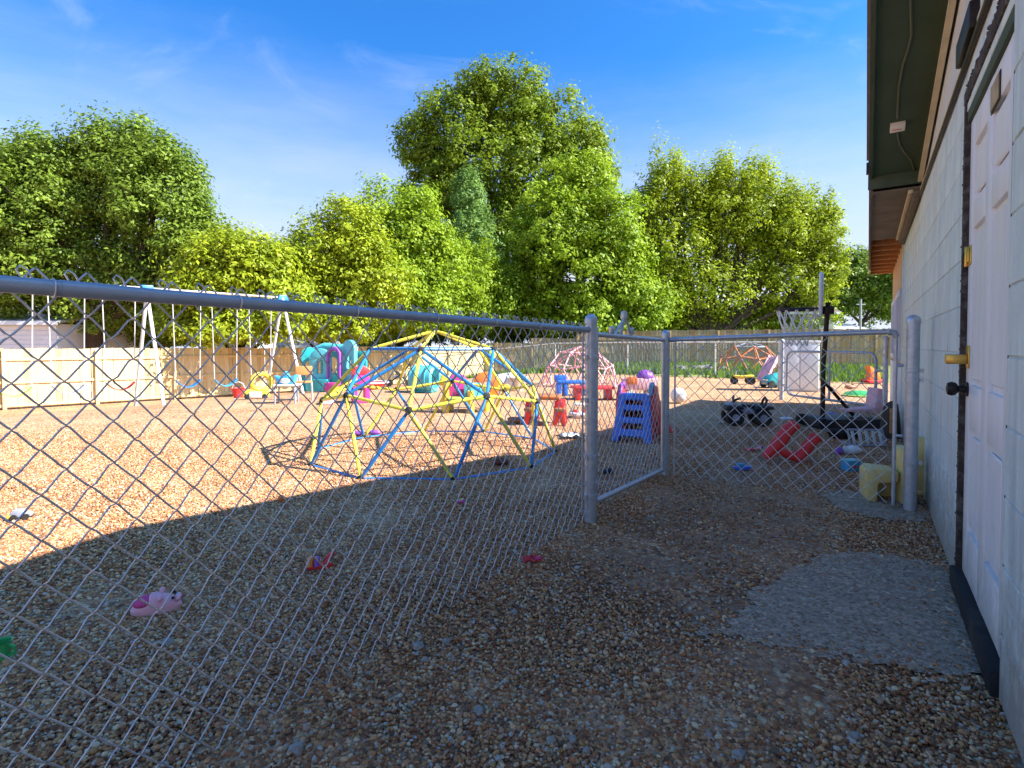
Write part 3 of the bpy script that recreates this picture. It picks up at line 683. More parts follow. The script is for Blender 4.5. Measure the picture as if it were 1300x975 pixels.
slope_slab('lower_soffit', 'soffit_brown', 0.018, BV + 0.02, 0.0, 0.018, RU + 0.014, 7.55, flat)
slope_slab('lower_fascia', 'roof_brown', 0.002, 0.017, -0.012, 0.12, RU + 0.014, 11.45, flat)
slope_slab('lower_roof', 'roof_shingle', -0.012, 8.0, 0.121, 0.155, RU + 0.014, 11.5, flat)
lt = MB(); ubox(lt, RU + 0.02, 7.55, BV - 0.055, BV - 0.012, 2.20, 2.283); lt.build('soffit_beam', 'soffit_brown', bld, bevel=0.004)
lt = MB(); ubox(lt, RU + 0.02, 7.55, BV - 0.085, BV - 0.0555, 2.255, 2.283); lt.build('soffit_strip', 'cream_trim', bld, bevel=0.003)
for i in range(9):
    rb = MB(); uu = 7.62 + i * 0.46; ubox(rb, uu, uu + 0.05, 0.02, 8.0 if False else BV + 0.3, 2.30, 2.395); rb.build('rafter', 'raw_wood', bld, bevel=0.003)
dkk = MB(); ubox(dkk, 7.56, 11.45, 0.0185, BV + 0.4, 2.397, 2.405); dkk.build('roof_deck', 'raw_wood', bld, smooth=False)
gx = MB(); gx.box(L(5.05, 0.0 - 0.02, RZ + 0.02), (0.03, 0.02, 0.09)); gx.build('fascia_bracket', 'black_metal', bld)
# timber end of the building, with its windows
tw = MB(); ubox(tw, 7.725, 11.35, BV + 0.01, BV + 0.16, -0.1, 2.395); wood = tw.build('timber_wall', 'wall_wood', bld, smooth=False)
cb = MB(); ubox(cb, 7.66, 7.76, BV - 0.012, BV + 0.02, 0.0, 2.23); cb.build('corner_board', 'painted_block', bld, bevel=0.004)
for i in range(2):
    u0 = 8.15 + i * 1.55
    wf = MB(); zz0, zz1 = 0.85, 1.75
    for q in ((u0, u0 + 0.07, zz0, zz1), (u0 + 1.13, u0 + 1.2, zz0, zz1), (u0 + 0.0705, u0 + 1.1295, zz0, zz0 + 0.07), (u0 + 0.0705, u0 + 1.1295, zz1 - 0.07, zz1), (u0 + 0.565, u0 + 0.635, zz0 + 0.0705, zz1 - 0.0705)):
        ubox(wf, q[0], q[1], BV - 0.02, BV + 0.0095, q[2], q[3])
    win = wf.build('window', 'siding_white', bld, bevel=0.004)
    gl = MB(); ubox(gl, u0 + 0.06, u0 + 1.14, BV + 0.002, BV + 0.008, zz0 + 0.06, zz1 - 0.06); gl.build('pane', 'glass_dark', win, smooth=False)
lw = MB(); ubox(lw, 7.765, 11.35, BV - 0.006, BV + 0.0095, 0.0, 0.80); lw.build('wall_panel', 'siding_white', bld, smooth=False)
bw = MB(); ubox(bw, WU0, 11.35, 7.85, 8.0, -0.1, 2.395); ubox(bw, WU0 - 0.15, WU0 - 0.001, BV + 0.02, 8.0, -0.1, 2.395); ubox(bw, 11.2, 11.349, BV + 0.17, 7.84, -0.1, 2.39)
bw.build('rear_wall', 'painted_block', bld, smooth=False)
# cable and junction box under the eave
def on_soffit(px, py):
    d = ray(px, py); lo, hi = 0.5, 9.0
    f = lambda t: CAMH + d.z * t - (zs(SN * d.x * t + CS * d.y * t) - 0.004)
    for _ in range(50):
        m_ = (lo + hi) / 2
        if f(m_) > 0: hi = m_
        else: lo = m_
    p = d * lo; return L(SN * p.x + CS * p.y, CS * p.x - SN * p.y, p.z + CAMH)
cbl = MB(); cbl.tube([on_soffit(*p) for p in ((1157, -90), (1156, 0), (1157, 45), (1152, 66), (1146, 82), (1141, 110), (1139, 150))], 0.007, 6)
cbl.tube([on_soffit(*p) for p in ((1139, 168), (1142, 184), (1149, 194), (1156, 202), (1160, 214), (1162, 225))], 0.007, 6); cbl.build('cable', 'cable_green', bld)
jc = on_soffit(1139.5, 159)
jbx = MB().box((jc[0], jc[1], jc[2] - 0.012), (0.085, 0.085, 0.03), (0, math.atan(RP), 0)).build('junction_box', 'paper_white', bld, bevel=0.004)
jx = MB()
for i, w_ in enumerate((0.045, 0.03)): jx.box((jc[0] + 0.004, jc[1] + 0.006 - 0.014 * i, jc[2] - 0.0285), (0.007, w_, 0.002), (0, math.atan(RP), 0))
jx.build('label_print', 'print_orange', jbx, smooth=False)

# ------------------------------------------------------------------ chain-link fences
def chain_link(parent, m, Ln, z0, z1, r, n, y=0.0, w=0.082, h=0.09, detail=True, zf=None, name='chain_link'):
    nw = int(Ln / (w / 2)); ns = int((z1 - z0) / (h / 2)); V = []; Fc = []; off = 0
    ang = 2 * np.pi * np.arange(n) / n
    for j in range(nw):
        pts = []
        for k in range(ns + 1):
            x = j * w / 2 + ((k + j) % 2) * w / 2; z = z1 - k * (h / 2)
            s = 1 if (k + j) % 2 else -1
            if detail and k > 0: pts.append((x - s * 0.16 * w / 2, z + 0.13 * h / 2, r * 1.0))
            pts.append((x + (0.0 if not detail else s * 0.0), z, 0.0))
            if detail and k < ns: pts.append((x - s * 0.16 * w / 2, z - 0.13 * h / 2, -r * 1.0))
        P = np.array([(a, y + c * (1 if True else 0), b) for a, b, c in pts])
        if detail: P[:, 0] += nrng.normal(0, 0.0012, len(P)) ; P[:, 1] += nrng.normal(0, 0.0015, len(P))
        if zf is not None: P[:, 2] += zf(P[:, 0], (P[:, 2] - z0) / (z1 - z0))
        T = np.gradient(P, axis=0); T /= np.linalg.norm(T, axis=1)[:, None]
        up = np.array([0, 1.0, 0]); A = np.cross(T, up); A /= np.linalg.norm(A, axis=1)[:, None] + 1e-9; B = np.cross(T, A)
        ring = P[:, None, :] + r * (np.cos(ang)[None, :, None] * A[:, None, :] + np.sin(ang)[None, :, None] * B[:, None, :])
        V.append(ring.reshape(-1, 3)); K = len(P)
        i = np.arange(K - 1)[:, None] * n + off; jn = np.arange(n)[None, :]
        Fc.append(np.stack([i + jn, i + (jn + 1) % n, i + n + (jn + 1) % n, i + n + jn], -1).reshape(-1, 4)); off += K * n
    o = np_mesh(name, np.concatenate(V), np.concatenate(Fc), m, parent)
    o.data.polygons.foreach_set('use_smooth', [True] * len(o.data.polygons)); o['kind'] = 'stuff'
    return o
def post(parent, p, r, h, name='post', bands=(), m='galvanised'):
    o = MB().lathe([(r, -0.05), (r, h)], 20, Matrix.Translation(p)).build(name, m, parent)
    x, y, z = p
    MB().lathe([(r * 1.10, h - 0.012), (r * 1.12, h + 0.012), (r * 0.95, h + 0.03), (r * 0.5, h + 0.042), (0.003, h + 0.046)], 20, Matrix.Translation(p)).build('post_cap', m, o)
    for bz in bands:
        b = MB(); b.lathe([(r * 1.02, bz - 0.013), (r * 1.10, bz - 0.011), (r * 1.10, bz + 0.011), (r * 1.02, bz + 0.013)], 20, Matrix.Translation(p))
        b.box((x + r * 1.25, y - 0.004, bz + z), (r * 0.7, 0.014, 0.024)); b.build('band', m, o)
    return o
# fence along the path
P1U, FV, P2U = 2.80, -1.335, 4.17
x, y = uv(P1U, FV)
fn = thing('chain_link_fence', 'long grey chain link fence with painted top rail along the path, nearest the camera', 'fence', (x, y, 0), UANG + math.pi)
LF = 4.3
zr = lambda s: 1.137 + 0.0105 * s
tr = MB().tube([(0.03, 0, zr(0.03)), (1.1, 0, zr(1.1)), (2.2, 0, zr(2.2)), (LF, 0, zr(LF))], 0.0162, 16).build('top_rail', 'grey_paint', fn)
for s in (2.33,): MB().tube([(s, 0, zr(s)), (s + 0.10, 0, zr(s + 0.1))], 0.0172, 16).build('rail_sleeve', 'grey_paint', fn)
post(fn, (0, 0, 0), 0.034, 1.185, bands=(0.98, 0.40, 0.17, 0.73))
chain_link(fn, 'galvanised_wire', LF, 0.0, 1.175, 0.0021, 6, y=-0.021, zf=lambda s, t: 0.0105 * s * t + 0.010 * np.sin(s * 3.1) * (1 - t) + 0.018 * (1 - t))
tie = MB()
for i in range(11):
    s = 0.22 + i * 0.37; tie.tube([(s, 0.0185 * math.cos(a_), zr(s) + 0.0185 * math.sin(a_)) for a_ in (2 * math.pi * q / 10 for q in range(10))], 0.0016, 5, closed=True)
tie.build('wire_ties', 'galvanised_wire', fn)['kind'] = 'stuff'
kn = MB()                                         # curled wire ends standing up over the rail
for i in range(int(LF / 0.082)):
    s = 0.02 + i * 0.082 + rng.uniform(-0.006, 0.006); z = zr(s) + 0.030
    kn.tube([(s - 0.010, -0.021, z - 0.012), (s - 0.002, -0.019, z + 0.004), (s + 0.007, -0.024, z + 0.011), (s + 0.013, -0.022, z + 0.002), (s + 0.008, -0.018, z - 0.010)], 0.0019, 5)
kn.build('wire_knuckles', 'galvanised_wire', fn)['kind'] = 'stuff'
tb = MB().box((0.062, -0.021, 0.62), (0.016, 0.005, 1.08)).build('tension_bar', 'galvanised', fn)
# gate
gt = thing('fence_gate', 'narrow closed chain link gate between the two round posts', 'gate', (x, y, 0), UANG)
GL = P2U - P1U
fb = 0.014
sA = MB().tube([(0.062, 0, 0.105), (0.062, 0, 1.145)], fb + 0.002, 12).build('stile', 'galvanised', gt)
MB().lathe([(fb + 0.004, 1.138), (fb + 0.004, 1.152), (0.004, 1.158)], 12, Matrix.Translation((0.062, 0, 0))).build('stile_cap', 'galvanised', gt)
MB().tube([(GL - 0.062, 0, 0.05), (GL - 0.062, 0, 1.10)], fb, 12).build('stile', 'galvanised', gt)
MB().tube([(0.075, 0, 1.113), (GL - 0.07, 0, 1.088)], fb + 0.001, 12).build('rail', 'galvanised', gt)
MB().tube([(0.075, 0, 0.118), (GL - 0.07, 0, 0.062)], fb + 0.003, 12).build('rail', 'galvanised', gt)
chain_link(gt, 'galvanised_wire', GL - 0.15, 0.07, 1.11, 0.0021, 5, y=0.018).location = (0.075, 0, 0)
for z in (0.98, 0.25):
    h_ = MB(); h_.lathe([(fb + 0.003, z - 0.02), (fb + 0.008, z - 0.018), (fb + 0.008, z + 0.018), (fb + 0.003, z + 0.02)], 14, Matrix.Translation((0.062, 0, 0)))
    h_.tube([(0.05, -0.012, z), (0.0, -0.040, z)], 0.008, 8); h_.build('hinge', 'galvanised', gt, bevel=0)
lt = MB()                                         # fork latch hardware standing on the gate's top rail
gz = 1.118
lt.tube([(0.34, 0, gz - 0.006), (0.49, 0, gz + 0.10), (0.515, 0, gz + 0.13)], 0.010, 10)
lt.tube([(0.44, 0, gz), (0.50, 0, gz + 0.10)], 0.010, 10); lt.tube([(0.51, 0, gz + 0.10), (0.565, 0, gz + 0.075), (0.60, 0, gz + 0.005)], 0.009, 10)
lt.lathe([(0.018, 0), (0.022, 0.01), (0.022, 0.04), (0.016, 0.055)], 12, Matrix.Translation((0.50, 0, gz + 0.10)))
for q in (0.30, 0.63): lt.lathe([(0.012, 0), (0.020, 0.02), (0.020, 0.042), (0.012, 0.05)], 12, Matrix.Translation((q, 0, gz)))
lt.build('fork_latch', 'galvanised', gt)
# cross fence to the wall
x2, y2 = uv(P2U, FV)
PV = 0.20
cf = thing('chain_link_fence', 'short chain link fence from the gate post across to the building wall', 'fence', (x2, y2, 0), math.atan2(-SN, CS))
LC = PV - FV
post(cf, (0, 0, 0), 0.031, 1.125, bands=(0.93, 0.50))
post(cf, (LC + 0.035, 0.0, 0), 0.036, 1.195, bands=(0.83, 0.31, 0.89))
MB().tube([(0.10, 0, 1.095), (LC - 0.10, 0, 1.135), (LC - 0.062, 0, 1.128), (LC - 0.052, 0, 1.105)], 0.0165, 14).build('top_rail', 'galvanised', cf)
MB().tube([(0.035, 0, 1.09), (0.10, 0, 1.095)], 0.019, 12).build('rail_end', 'grey_paint', cf)
MB().tube([(LC - 0.09, 0, 1.132), (LC - 0.062, 0, 1.128), (LC - 0.050, 0, 1.10)], 0.020, 12).build('rail_end', 'grey_paint', cf)
MB().tube([(LC - 0.052, 0, 1.10), (LC - 0.052, 0, 0.02)], 0.011, 10).build('tension_bar', 'galvanised', cf)
MB().tube([(0.075, 0, 1.08), (0.075, 0, 0.02)], 0.007, 8).build('tension_bar', 'galvanised', cf)
for z in (0.92, 0.47):
    MB().tube([(LC - 0.055, 0, z), (LC - 0.01, 0, z)], 0.010, 8).build('strap', 'galvanised', cf)
chain_link(cf, 'galvanised_wire', LC - 0.13, 0.02, 1.125, 0.0026, 5, y=0.02, w=0.098, h=0.10, zf=lambda s, t: 0.026 * s * t).location = (0.075, 0, 0)

# middle fence (pale top rail) and the yard gate beyond
U3 = 18.0
def pu(u, v): q = uv(u, v); return (q[0], q[1], float(full_z(*q)))
o3 = pu(U3, -1.5)
mf = thing('chain_link_fence', 'low chain link fence with pale top rail in front of the wooden back fence', 'fence', o3, math.atan2(SN, -CS))
LM = 14.5
vs_ = [0.0, 2.63, 5.64, 8.6, 11.6, 14.5]
gz3 = lambda s: pu(U3, -1.5 - s)[2] - o3[2]
MB().tube([(s, 0, 1.14 + gz3(s)) for s in vs_], 0.021, 8).build('top_rail', 'swing_white', mf)
for s in vs_: MB().tube([(s, 0.0, gz3(s) - 0.05), (s, 0, 1.14 + gz3(s))], 0.026, 8).build('post', 'swing_white', mf)
chain_link(mf, 'galvanised_wire', LM, 0.03, 1.13, 0.0024, 3, w=0.10, h=0.10, detail=False, zf=lambda s, t: np.interp(s, vs_, [gz3(q) for q in vs_]))
g0, g1 = on_ground(992, 508), on_ground(1123, 527)
yg = thing('yard_gate', 'round cornered tube gate hung between two posts in front of the white board', 'gate', g0, math.atan2(g1.y - g0.y, g1.x - g0.x))
gl_ = (g1 - g0).length
post(yg, (0, 0, 0), 0.036, 1.12); post(yg, (gl_, 0, 0), 0.036, 1.14)
rr = rrect(0.14, 0.12, gl_ - 0.16, 0.93, 0.14, 6)
MB().tube([(a_, 0, c_) for a_, c_ in rr], 0.022, 10, closed=True).build('gate_frame', 'grey_paint', yg)
MB().tube([(gl_ * 0.52, 0, 0.13), (gl_ * 0.52, 0, 0.92)], 0.018, 8).build('gate_bar', 'grey_paint', yg)
for z in (0.3, 0.72):
    MB().tube([(0.0, 0, z), (0.15, 0, z)], 0.014, 8).build('hinge', 'grey_paint', yg)
MB().box((gl_ - 0.09, 0, 0.66), (0.16, 0.03, 0.03)).build('latch', 'grey_paint', yg, bevel=0.004)
chain_link(yg, 'galvanised_wire', gl_ - 0.34, 0.14, 0.92, 0.0022, 4, w=0.11, h=0.11, detail=False).location = (0.16, 0.0, 0)

# ------------------------------------------------------------------ wooden fences
def wood_fence(label, pts, H, m, z_of=None, side=1):
    root = thing('wooden_fence', label, 'fence', (pts[0][0], pts[0][1], float(full_z(*pts[0]))))
    o = Vector(root.location)
    for k in range(len(pts) - 1):
        A, B = Vector(pts[k]), Vector(pts[k + 1]); Lk = (B - A).length; d = (B - A) / Lk; nrm = Vector((-d.y, d.x)) * side
        ang = math.atan2(d.y, d.x); npan = max(1, round(Lk / 2.45)); lp = Lk / npan
        for i in range(npan):
            a0 = A + d * (i * lp); mid_ = A + d * ((i + .5) * lp)
            zg = float(full_z(*mid_)) - o.z
            mb = MB(); bw_ = 0.14; nb = int(lp / bw_)
            for j in range(nb):
                c = a0 + d * ((j + .5) * lp / nb) - nrm * 0.02
                hh = H + rng.uniform(-0.02, 0.02)
                mb.box((c.x - o.x + rng.uniform(-.006, .006), c.y - o.y + rng.uniform(-.006, .006), zg + 0.04 + hh / 2), (lp / nb - rng.uniform(0.006, 0.014), 0.018, hh), (0, rng.uniform(-.006, .006), ang))
            q = mb.build('fence_boards', m, root, smooth=False); q['kind'] = 'stuff'
            q.data.materials.append(M[m + '_pale']); q.data.materials.append(M[m + '_brown'])
            q.data.polygons.foreach_set('material_index', np.repeat([rng.choice((0, 0, 1, 2)) for _ in range(nb)], 6).astype(np.int32))
            for zz in (0.12, 0.82, 1.52):
                c = mid_ + nrm * 0.015
                MB().box((c.x - o.x, c.y - o.y, zg + zz * H / 1.8), (lp, 0.04, 0.085), (0, 0, ang)).build('rail', m, root)
            c = a0 + nrm * 0.045
            MB().box((c.x - o.x, c.y - o.y, zg + H / 2), (0.095, 0.095, H), (0, 0, ang)).build('post', m, root, bevel=0.006)
    return root
LFp = [uv(1.0, -22.2), uv(4.6, -21.5), uv(13.2, -19.6), uv(23.5, -17.6)]
wood_fence('bright new wooden board fence running behind the swings on the left', LFp, 1.80, 'new_wood', side=-1)
BFp = [uv(23.5, -17.5), uv(27.1, -11.0), uv(31.3, 0.3), uv(33.5, 6.0)]
wood_fence('shaded brown wooden board fence along the back of the yard', BFp, 1.80, 'old_wood', side=-1)
# ------------------------------------------------------------------ trees
def tree(label, base, lobes, m, leaf=0.22, nclump=900, per=39, rc=0.55, trunk=0.22, name='tree', up=0.0, group='trees beyond the wooden fences', seed=0, flat=0.7):
    """base: (x, y); lobes: list of (x, y, z, rx, ry, rz) in world metres."""
    g = np.random.default_rng(100 + seed); rr_ = random.Random(seed)
    bz = float(full_z(*base)); root = thing(name, label, 'tree', (base[0], base[1], bz), 0, group)
    O = np.array([base[0], base[1], bz]); LB = np.array(lobes, float)
    area = (LB[:, 3] * LB[:, 5]) ** 0.72; pr = area / area.sum()
    li = g.choice(len(LB), nclump, p=pr)
    d = g.normal(size=(nclump, 3)); d /= np.linalg.norm(d, axis=1)[:, None]
    fac = np.array([mnoise.noise((a * 1.7 + k * 3.1, b * 1.7, c * 1.7)) for (a, b, c), k in zip(d, li)])
    rad = g.random(nclump) ** 0.30 * (1 + 0.38 * fac)
    C = LB[li, :3] + d * rad[:, None] * LB[li, 3:6]
    low = C[:, 2] < bz + 0.7; C[low, 2] = bz + 0.7 + g.random(low.sum()) * 1.2
    size = rc * g.uniform(0.55, 1.35, nclump)
    n = nclump * per; ci = np.repeat(np.arange(nclump), per)
    q = g.normal(size=(n, 3)); q /= np.linalg.norm(q, axis=1)[:, None]
    q *= (g.random(n) ** 0.45)[:, None]
    q[:, 2] *= flat + up * (d[ci, 2] > 0.1)
    P = C[ci] + q * size[ci][:, None]
    # leaves face outwards and upwards, with scatter
    N_ = q * 1.0 + d[ci] * 0.45 + np.array([0, 0, 0.5]) + g.normal(size=(n, 3)) * 0.34
    N_ /= np.linalg.norm(N_, axis=1)[:, None]
    T = np.cross(N_, g.normal(size=(n, 3))); T /= np.linalg.norm(T, axis=1)[:, None]; B = np.cross(N_, T)
    l_ = leaf * 0.86 * g.uniform(0.6, 1.3, n)[:, None]; w_ = l_ * g.uniform(0.38, 0.6, n)[:, None]
    droop = np.array([0, 0, -0.12]) * l_
    V = np.stack([P - T * l_ * .5, P + B * w_ * .5, P + T * l_ * .5 + droop, P - B * w_ * .5], 1) - O
    ct = g.random(nclump)
    tint = np.clip(0.55 * ct[ci] + 0.45 * g.random(n), 0, 1)
    np_mesh('crown', V.reshape(-1, 3), np.arange(4 * n).reshape(-1, 4), m, root, tint)
    # trunk and limbs
    cen = LB[:, :3].mean(0); top = LB[:, 2].max()
    fork = np.array([O[0] + (cen[0] - O[0]) * 0.25, O[1] + (cen[1] - O[1]) * 0.25, bz + (LB[:, 2].min() - bz) * 0.55])
    tk = MB(); tk.tube([(0, 0, -0.2), tuple((fork - O) * 0.3 + np.array([0.03, 0.02, 0])), tuple(fork - O)], [trunk * 1.25, trunk, trunk * 0.85], 10)
    tr_ = tk.build('trunk', 'bark', root)
    lm = MB()
    for lb in LB:
        e = lb[:3] - O; s = fork - O - np.array([0, 0, 0.15]); m1 = s * 0.5 + e * 0.5 + np.array([rr_.uniform(-.3, .3), rr_.uniform(-.3, .3), -0.15 * abs(e[2] - s[2])])
        tp = e + np.array([0, 0, lb[5] * 0.55])
        lm.tube([tuple(s), tuple(m1), tuple(e), tuple(tp)], [trunk * 0.6, trunk * 0.42, trunk * 0.24, 0.02], 6)
        for _ in range(7):
            a_ = rr_.uniform(0, 6.28); t_ = rr_.uniform(0.1, 0.9)
            s2 = m1 * (1 - t_) + e * t_; e2 = e + np.array([math.cos(a_) * lb[3], math.sin(a_) * lb[4], rr_.uniform(-.5, .7) * lb[5]]) * 0.85
            lm.tube([tuple(s2), tuple((s2 + e2) / 2 + np.array([0, 0, 0.12 * lb[5]])), tuple(e2)], [trunk * 0.2, trunk * 0.11, 0.012], 5)
    lm.build('limbs', 'bark', root)
    return root
def lobes_px(Y, items, depth=0.9, jig=1):
    out = []
    r_ = random.Random(int(Y * 10 + jig))
    for px, py, rx, ry in items:
        yy = Y + r_.uniform(-0.5, 0.5) * rx * Y / F * 0.8
        p = at(px, py, yy); k = yy / F
        out.append((p.x, p.y, p.z, rx * k, (rx + ry) / 2 * k * depth, ry * k))
    return out
def bpx(px, Y): p = at(px, HZ, Y); return (p.x, p.y)

tree('big dark green tree with three upright heads at the far left', bpx(120, 27), lobes_px(26, [
    (60, 262, 78, 82), (150, 230, 62, 72), (205, 245, 55, 66), (248, 300, 42, 52), (110, 340, 120, 78), (25, 330, 80, 88), (190, 355, 85, 62), (-55, 290, 90, 110), (-10, 245, 60, 60), (140, 190, 22, 36), (175, 185, 16, 32), (115, 205, 18, 34), (212, 200, 15, 34), (55, 195, 20, 30), (85, 215, 18, 32), (246, 240, 13, 36), (20, 205, 20, 28)]),
    'leaf_dark', leaf=0.24, nclump=3200, per=48, rc=0.62, trunk=0.38, up=0.5, seed=1)
tree('yellow green bushy tree behind the swings, next to the big dark tree', bpx(300, 23.5), lobes_px(20.0, [(285, 415, 60, 22), (240, 405, 40, 26), 
    (262, 355, 45, 50), (305, 335, 55, 48), (345, 365, 48, 55), (280, 395, 60, 32), (350, 400, 50, 30)]), 'leaf_yellow', leaf=0.20, nclump=1350, per=39, rc=0.46, trunk=0.16, seed=2, up=0.3)
tree('yellow green spreading tree over the wooden fence behind the teal playhouse', bpx(408, 25.5), lobes_px(22.2, [(420, 412, 70, 22), 
    (395, 330, 55, 52), (440, 300, 50, 46), (415, 375, 60, 42), (470, 350, 48, 50), (370, 385, 45, 34)]), 'leaf_yellow', leaf=0.21, nclump=1150, per=39, rc=0.48, trunk=0.17, seed=3, up=0.3)
tree('bright green round tree behind the climbing dome', bpx(505, 29), lobes_px(25.5, [(470, 405, 50, 26), 
    (490, 290, 52, 52), (530, 290, 42, 52), (500, 355, 60, 46), (545, 345, 52, 52), (520, 395, 70, 32)]), 'leaf_bright', leaf=0.23, nclump=1250, per=39, rc=0.52, trunk=0.18, seed=4, up=0.3)
tree('tall olive green tree towering over all the others in the middle', bpx(640, 43), lobes_px(42, [
    (648, 132, 58, 50), (575, 160, 62, 52), (535, 185, 36, 34), (700, 170, 66, 52), (742, 205, 42, 52), (640, 215, 100, 66), (560, 232, 52, 44), (600, 290, 90, 60), (700, 280, 80, 60), (615, 110, 34, 28)]),
    'leaf_olive', leaf=0.36, nclump=2300, per=37, rc=0.85, trunk=0.5, seed=5)
tree('small blue green conical tree in front of the tall olive tree', bpx(598, 37), lobes_px(36, [
    (596, 250, 20, 36), (598, 300, 34, 40), (600, 350, 44, 42)]), 'leaf_blue', leaf=0.24, nclump=620, per=39, rc=0.5, trunk=0.16, seed=6, up=0.6)
tree('light green leafy maple in the centre, in front of the tall olive tree', bpx(728, 33), lobes_px(31, [
    (738, 240, 48, 46), (700, 290, 62, 52), (770, 300, 52, 58), (740, 340, 78, 58), (668, 345, 52, 50), (800, 355, 32, 44), (720, 392, 92, 34), (640, 385, 48, 36), (806, 385, 50, 36), (760, 412, 80, 20)]),
    'leaf_bright', leaf=0.28, nclump=2300, per=39, rc=0.58, trunk=0.24, seed=7)
tree('low green bush tree between the climbing dome and the maple', bpx(600, 31.5), lobes_px(29.5, [
    (590, 350, 48, 46), (625, 375, 46, 42), (580, 395, 55, 32)]), 'leaf_bright', leaf=0.22, nclump=750, per=39, rc=0.5, trunk=0.14, seed=8, up=0.4)
tree('wide feathery yellow green tree with upright plumes left of the building', bpx(890, 33), lobes_px(34, [
    (848, 245, 36, 50), (893, 268, 38, 52), (960, 262, 32, 52), (1000, 290, 36, 46), (925, 300, 46, 52), (860, 320, 52, 56), (1038, 300, 26, 44), (980, 345, 62, 50), (900, 365, 80, 46), (1030, 355, 36, 44), (838, 372, 44, 42), (834, 232, 13, 44), (858, 226, 13, 38), (884, 240, 12, 38), (906, 248, 12, 38), (948, 240, 12, 38), (968, 236, 12, 36), (1000, 262, 14, 36), (1030, 268, 14, 32), (1052, 275, 11, 32), (922, 255, 34, 46), (815, 330, 34, 56), (820, 275, 24, 40), (900, 410, 90, 22), (1000, 400, 60, 26), (1052, 330, 18, 40), (918, 222, 13, 30), (985, 300, 40, 50)]),
    'leaf_yellow', leaf=0.26, nclump=3000, per=37, rc=0.56, trunk=0.26, up=1.2, seed=9, flat=0.8)
tree('dark green tree low behind the basketball hoop, beside the building', bpx(1090, 46), lobes_px(46, [
    (1085, 350, 34, 36), (1115, 365, 36, 44), (1062, 372, 26, 36), (1150, 350, 50, 60)]), 'leaf_dark', leaf=0.36, nclump=800, per=37, rc=0.8, trunk=0.25, seed=10)
tree('dark shaded tree standing behind the wooden fence between the maple and the feathery tree', bpx(800, 38), lobes_px(38, [
    (800, 320, 36, 60), (830, 400, 60, 24), (790, 395, 50, 30), (860, 405, 50, 20), (640, 410, 60, 22), (720, 412, 60, 20)]), 'leaf_bright', leaf=0.28, nclump=850, per=37, rc=0.62, trunk=0.2, seed=11)
tree('dark bare-stemmed tree in the shade right of the big dark tree', bpx(200, 30), lobes_px(30, [
    (170, 395, 60, 26), (225, 395, 46, 28), (265, 400, 46, 26)]), 'leaf_dark', leaf=0.25, nclump=560, per=37, rc=0.55, trunk=0.2, seed=12)
tree('dark green tree in the gap behind the yellow green trees', bpx(430, 36), lobes_px(36, [
    (430, 350, 70, 40), (330, 370, 60, 40), (520, 360, 60, 60)]), 'leaf_olive', leaf=0.3, nclump=800, per=37, rc=0.7, trunk=0.25, seed=13)
for i, (lab, px, Y, lo, mm, nc) in enumerate([
    ('dark bushes between the white house and the middle swing legs', 150, 30, [(100, 415, 34, 22), (150, 412, 40, 26), (200, 415, 40, 24), (240, 420, 30, 20)], 'leaf_dark', 620),
    ('dark bushes behind the fence at the back of the teal playhouse', 430, 33, [(370, 418, 40, 18), (430, 415, 44, 20), (490, 416, 44, 20)], 'leaf_dark', 560),
    ('olive bushes in the fence corner seen over the climbing dome', 580, 35, [(540, 412, 44, 24), (600, 412, 44, 22), (650, 414, 34, 20)], 'leaf_olive', 620),
    ('dark bushes behind the back fence between the round posts', 780, 37, [(690, 412, 40, 18), (750, 414, 44, 18), (810, 412, 44, 20)], 'leaf_dark', 560),
    ('olive bushes behind the back fence left of the basketball hoop', 930, 38, [(870, 412, 40, 18), (930, 410, 44, 18), (985, 408, 40, 22)], 'leaf_olive', 560)]):
    tree(lab, bpx(px, Y), lobes_px(Y, lo), mm, leaf=0.26, nclump=nc, per=37, rc=0.55, trunk=0.08, name='bush', group='bushes behind the wooden fences', seed=30 + i)

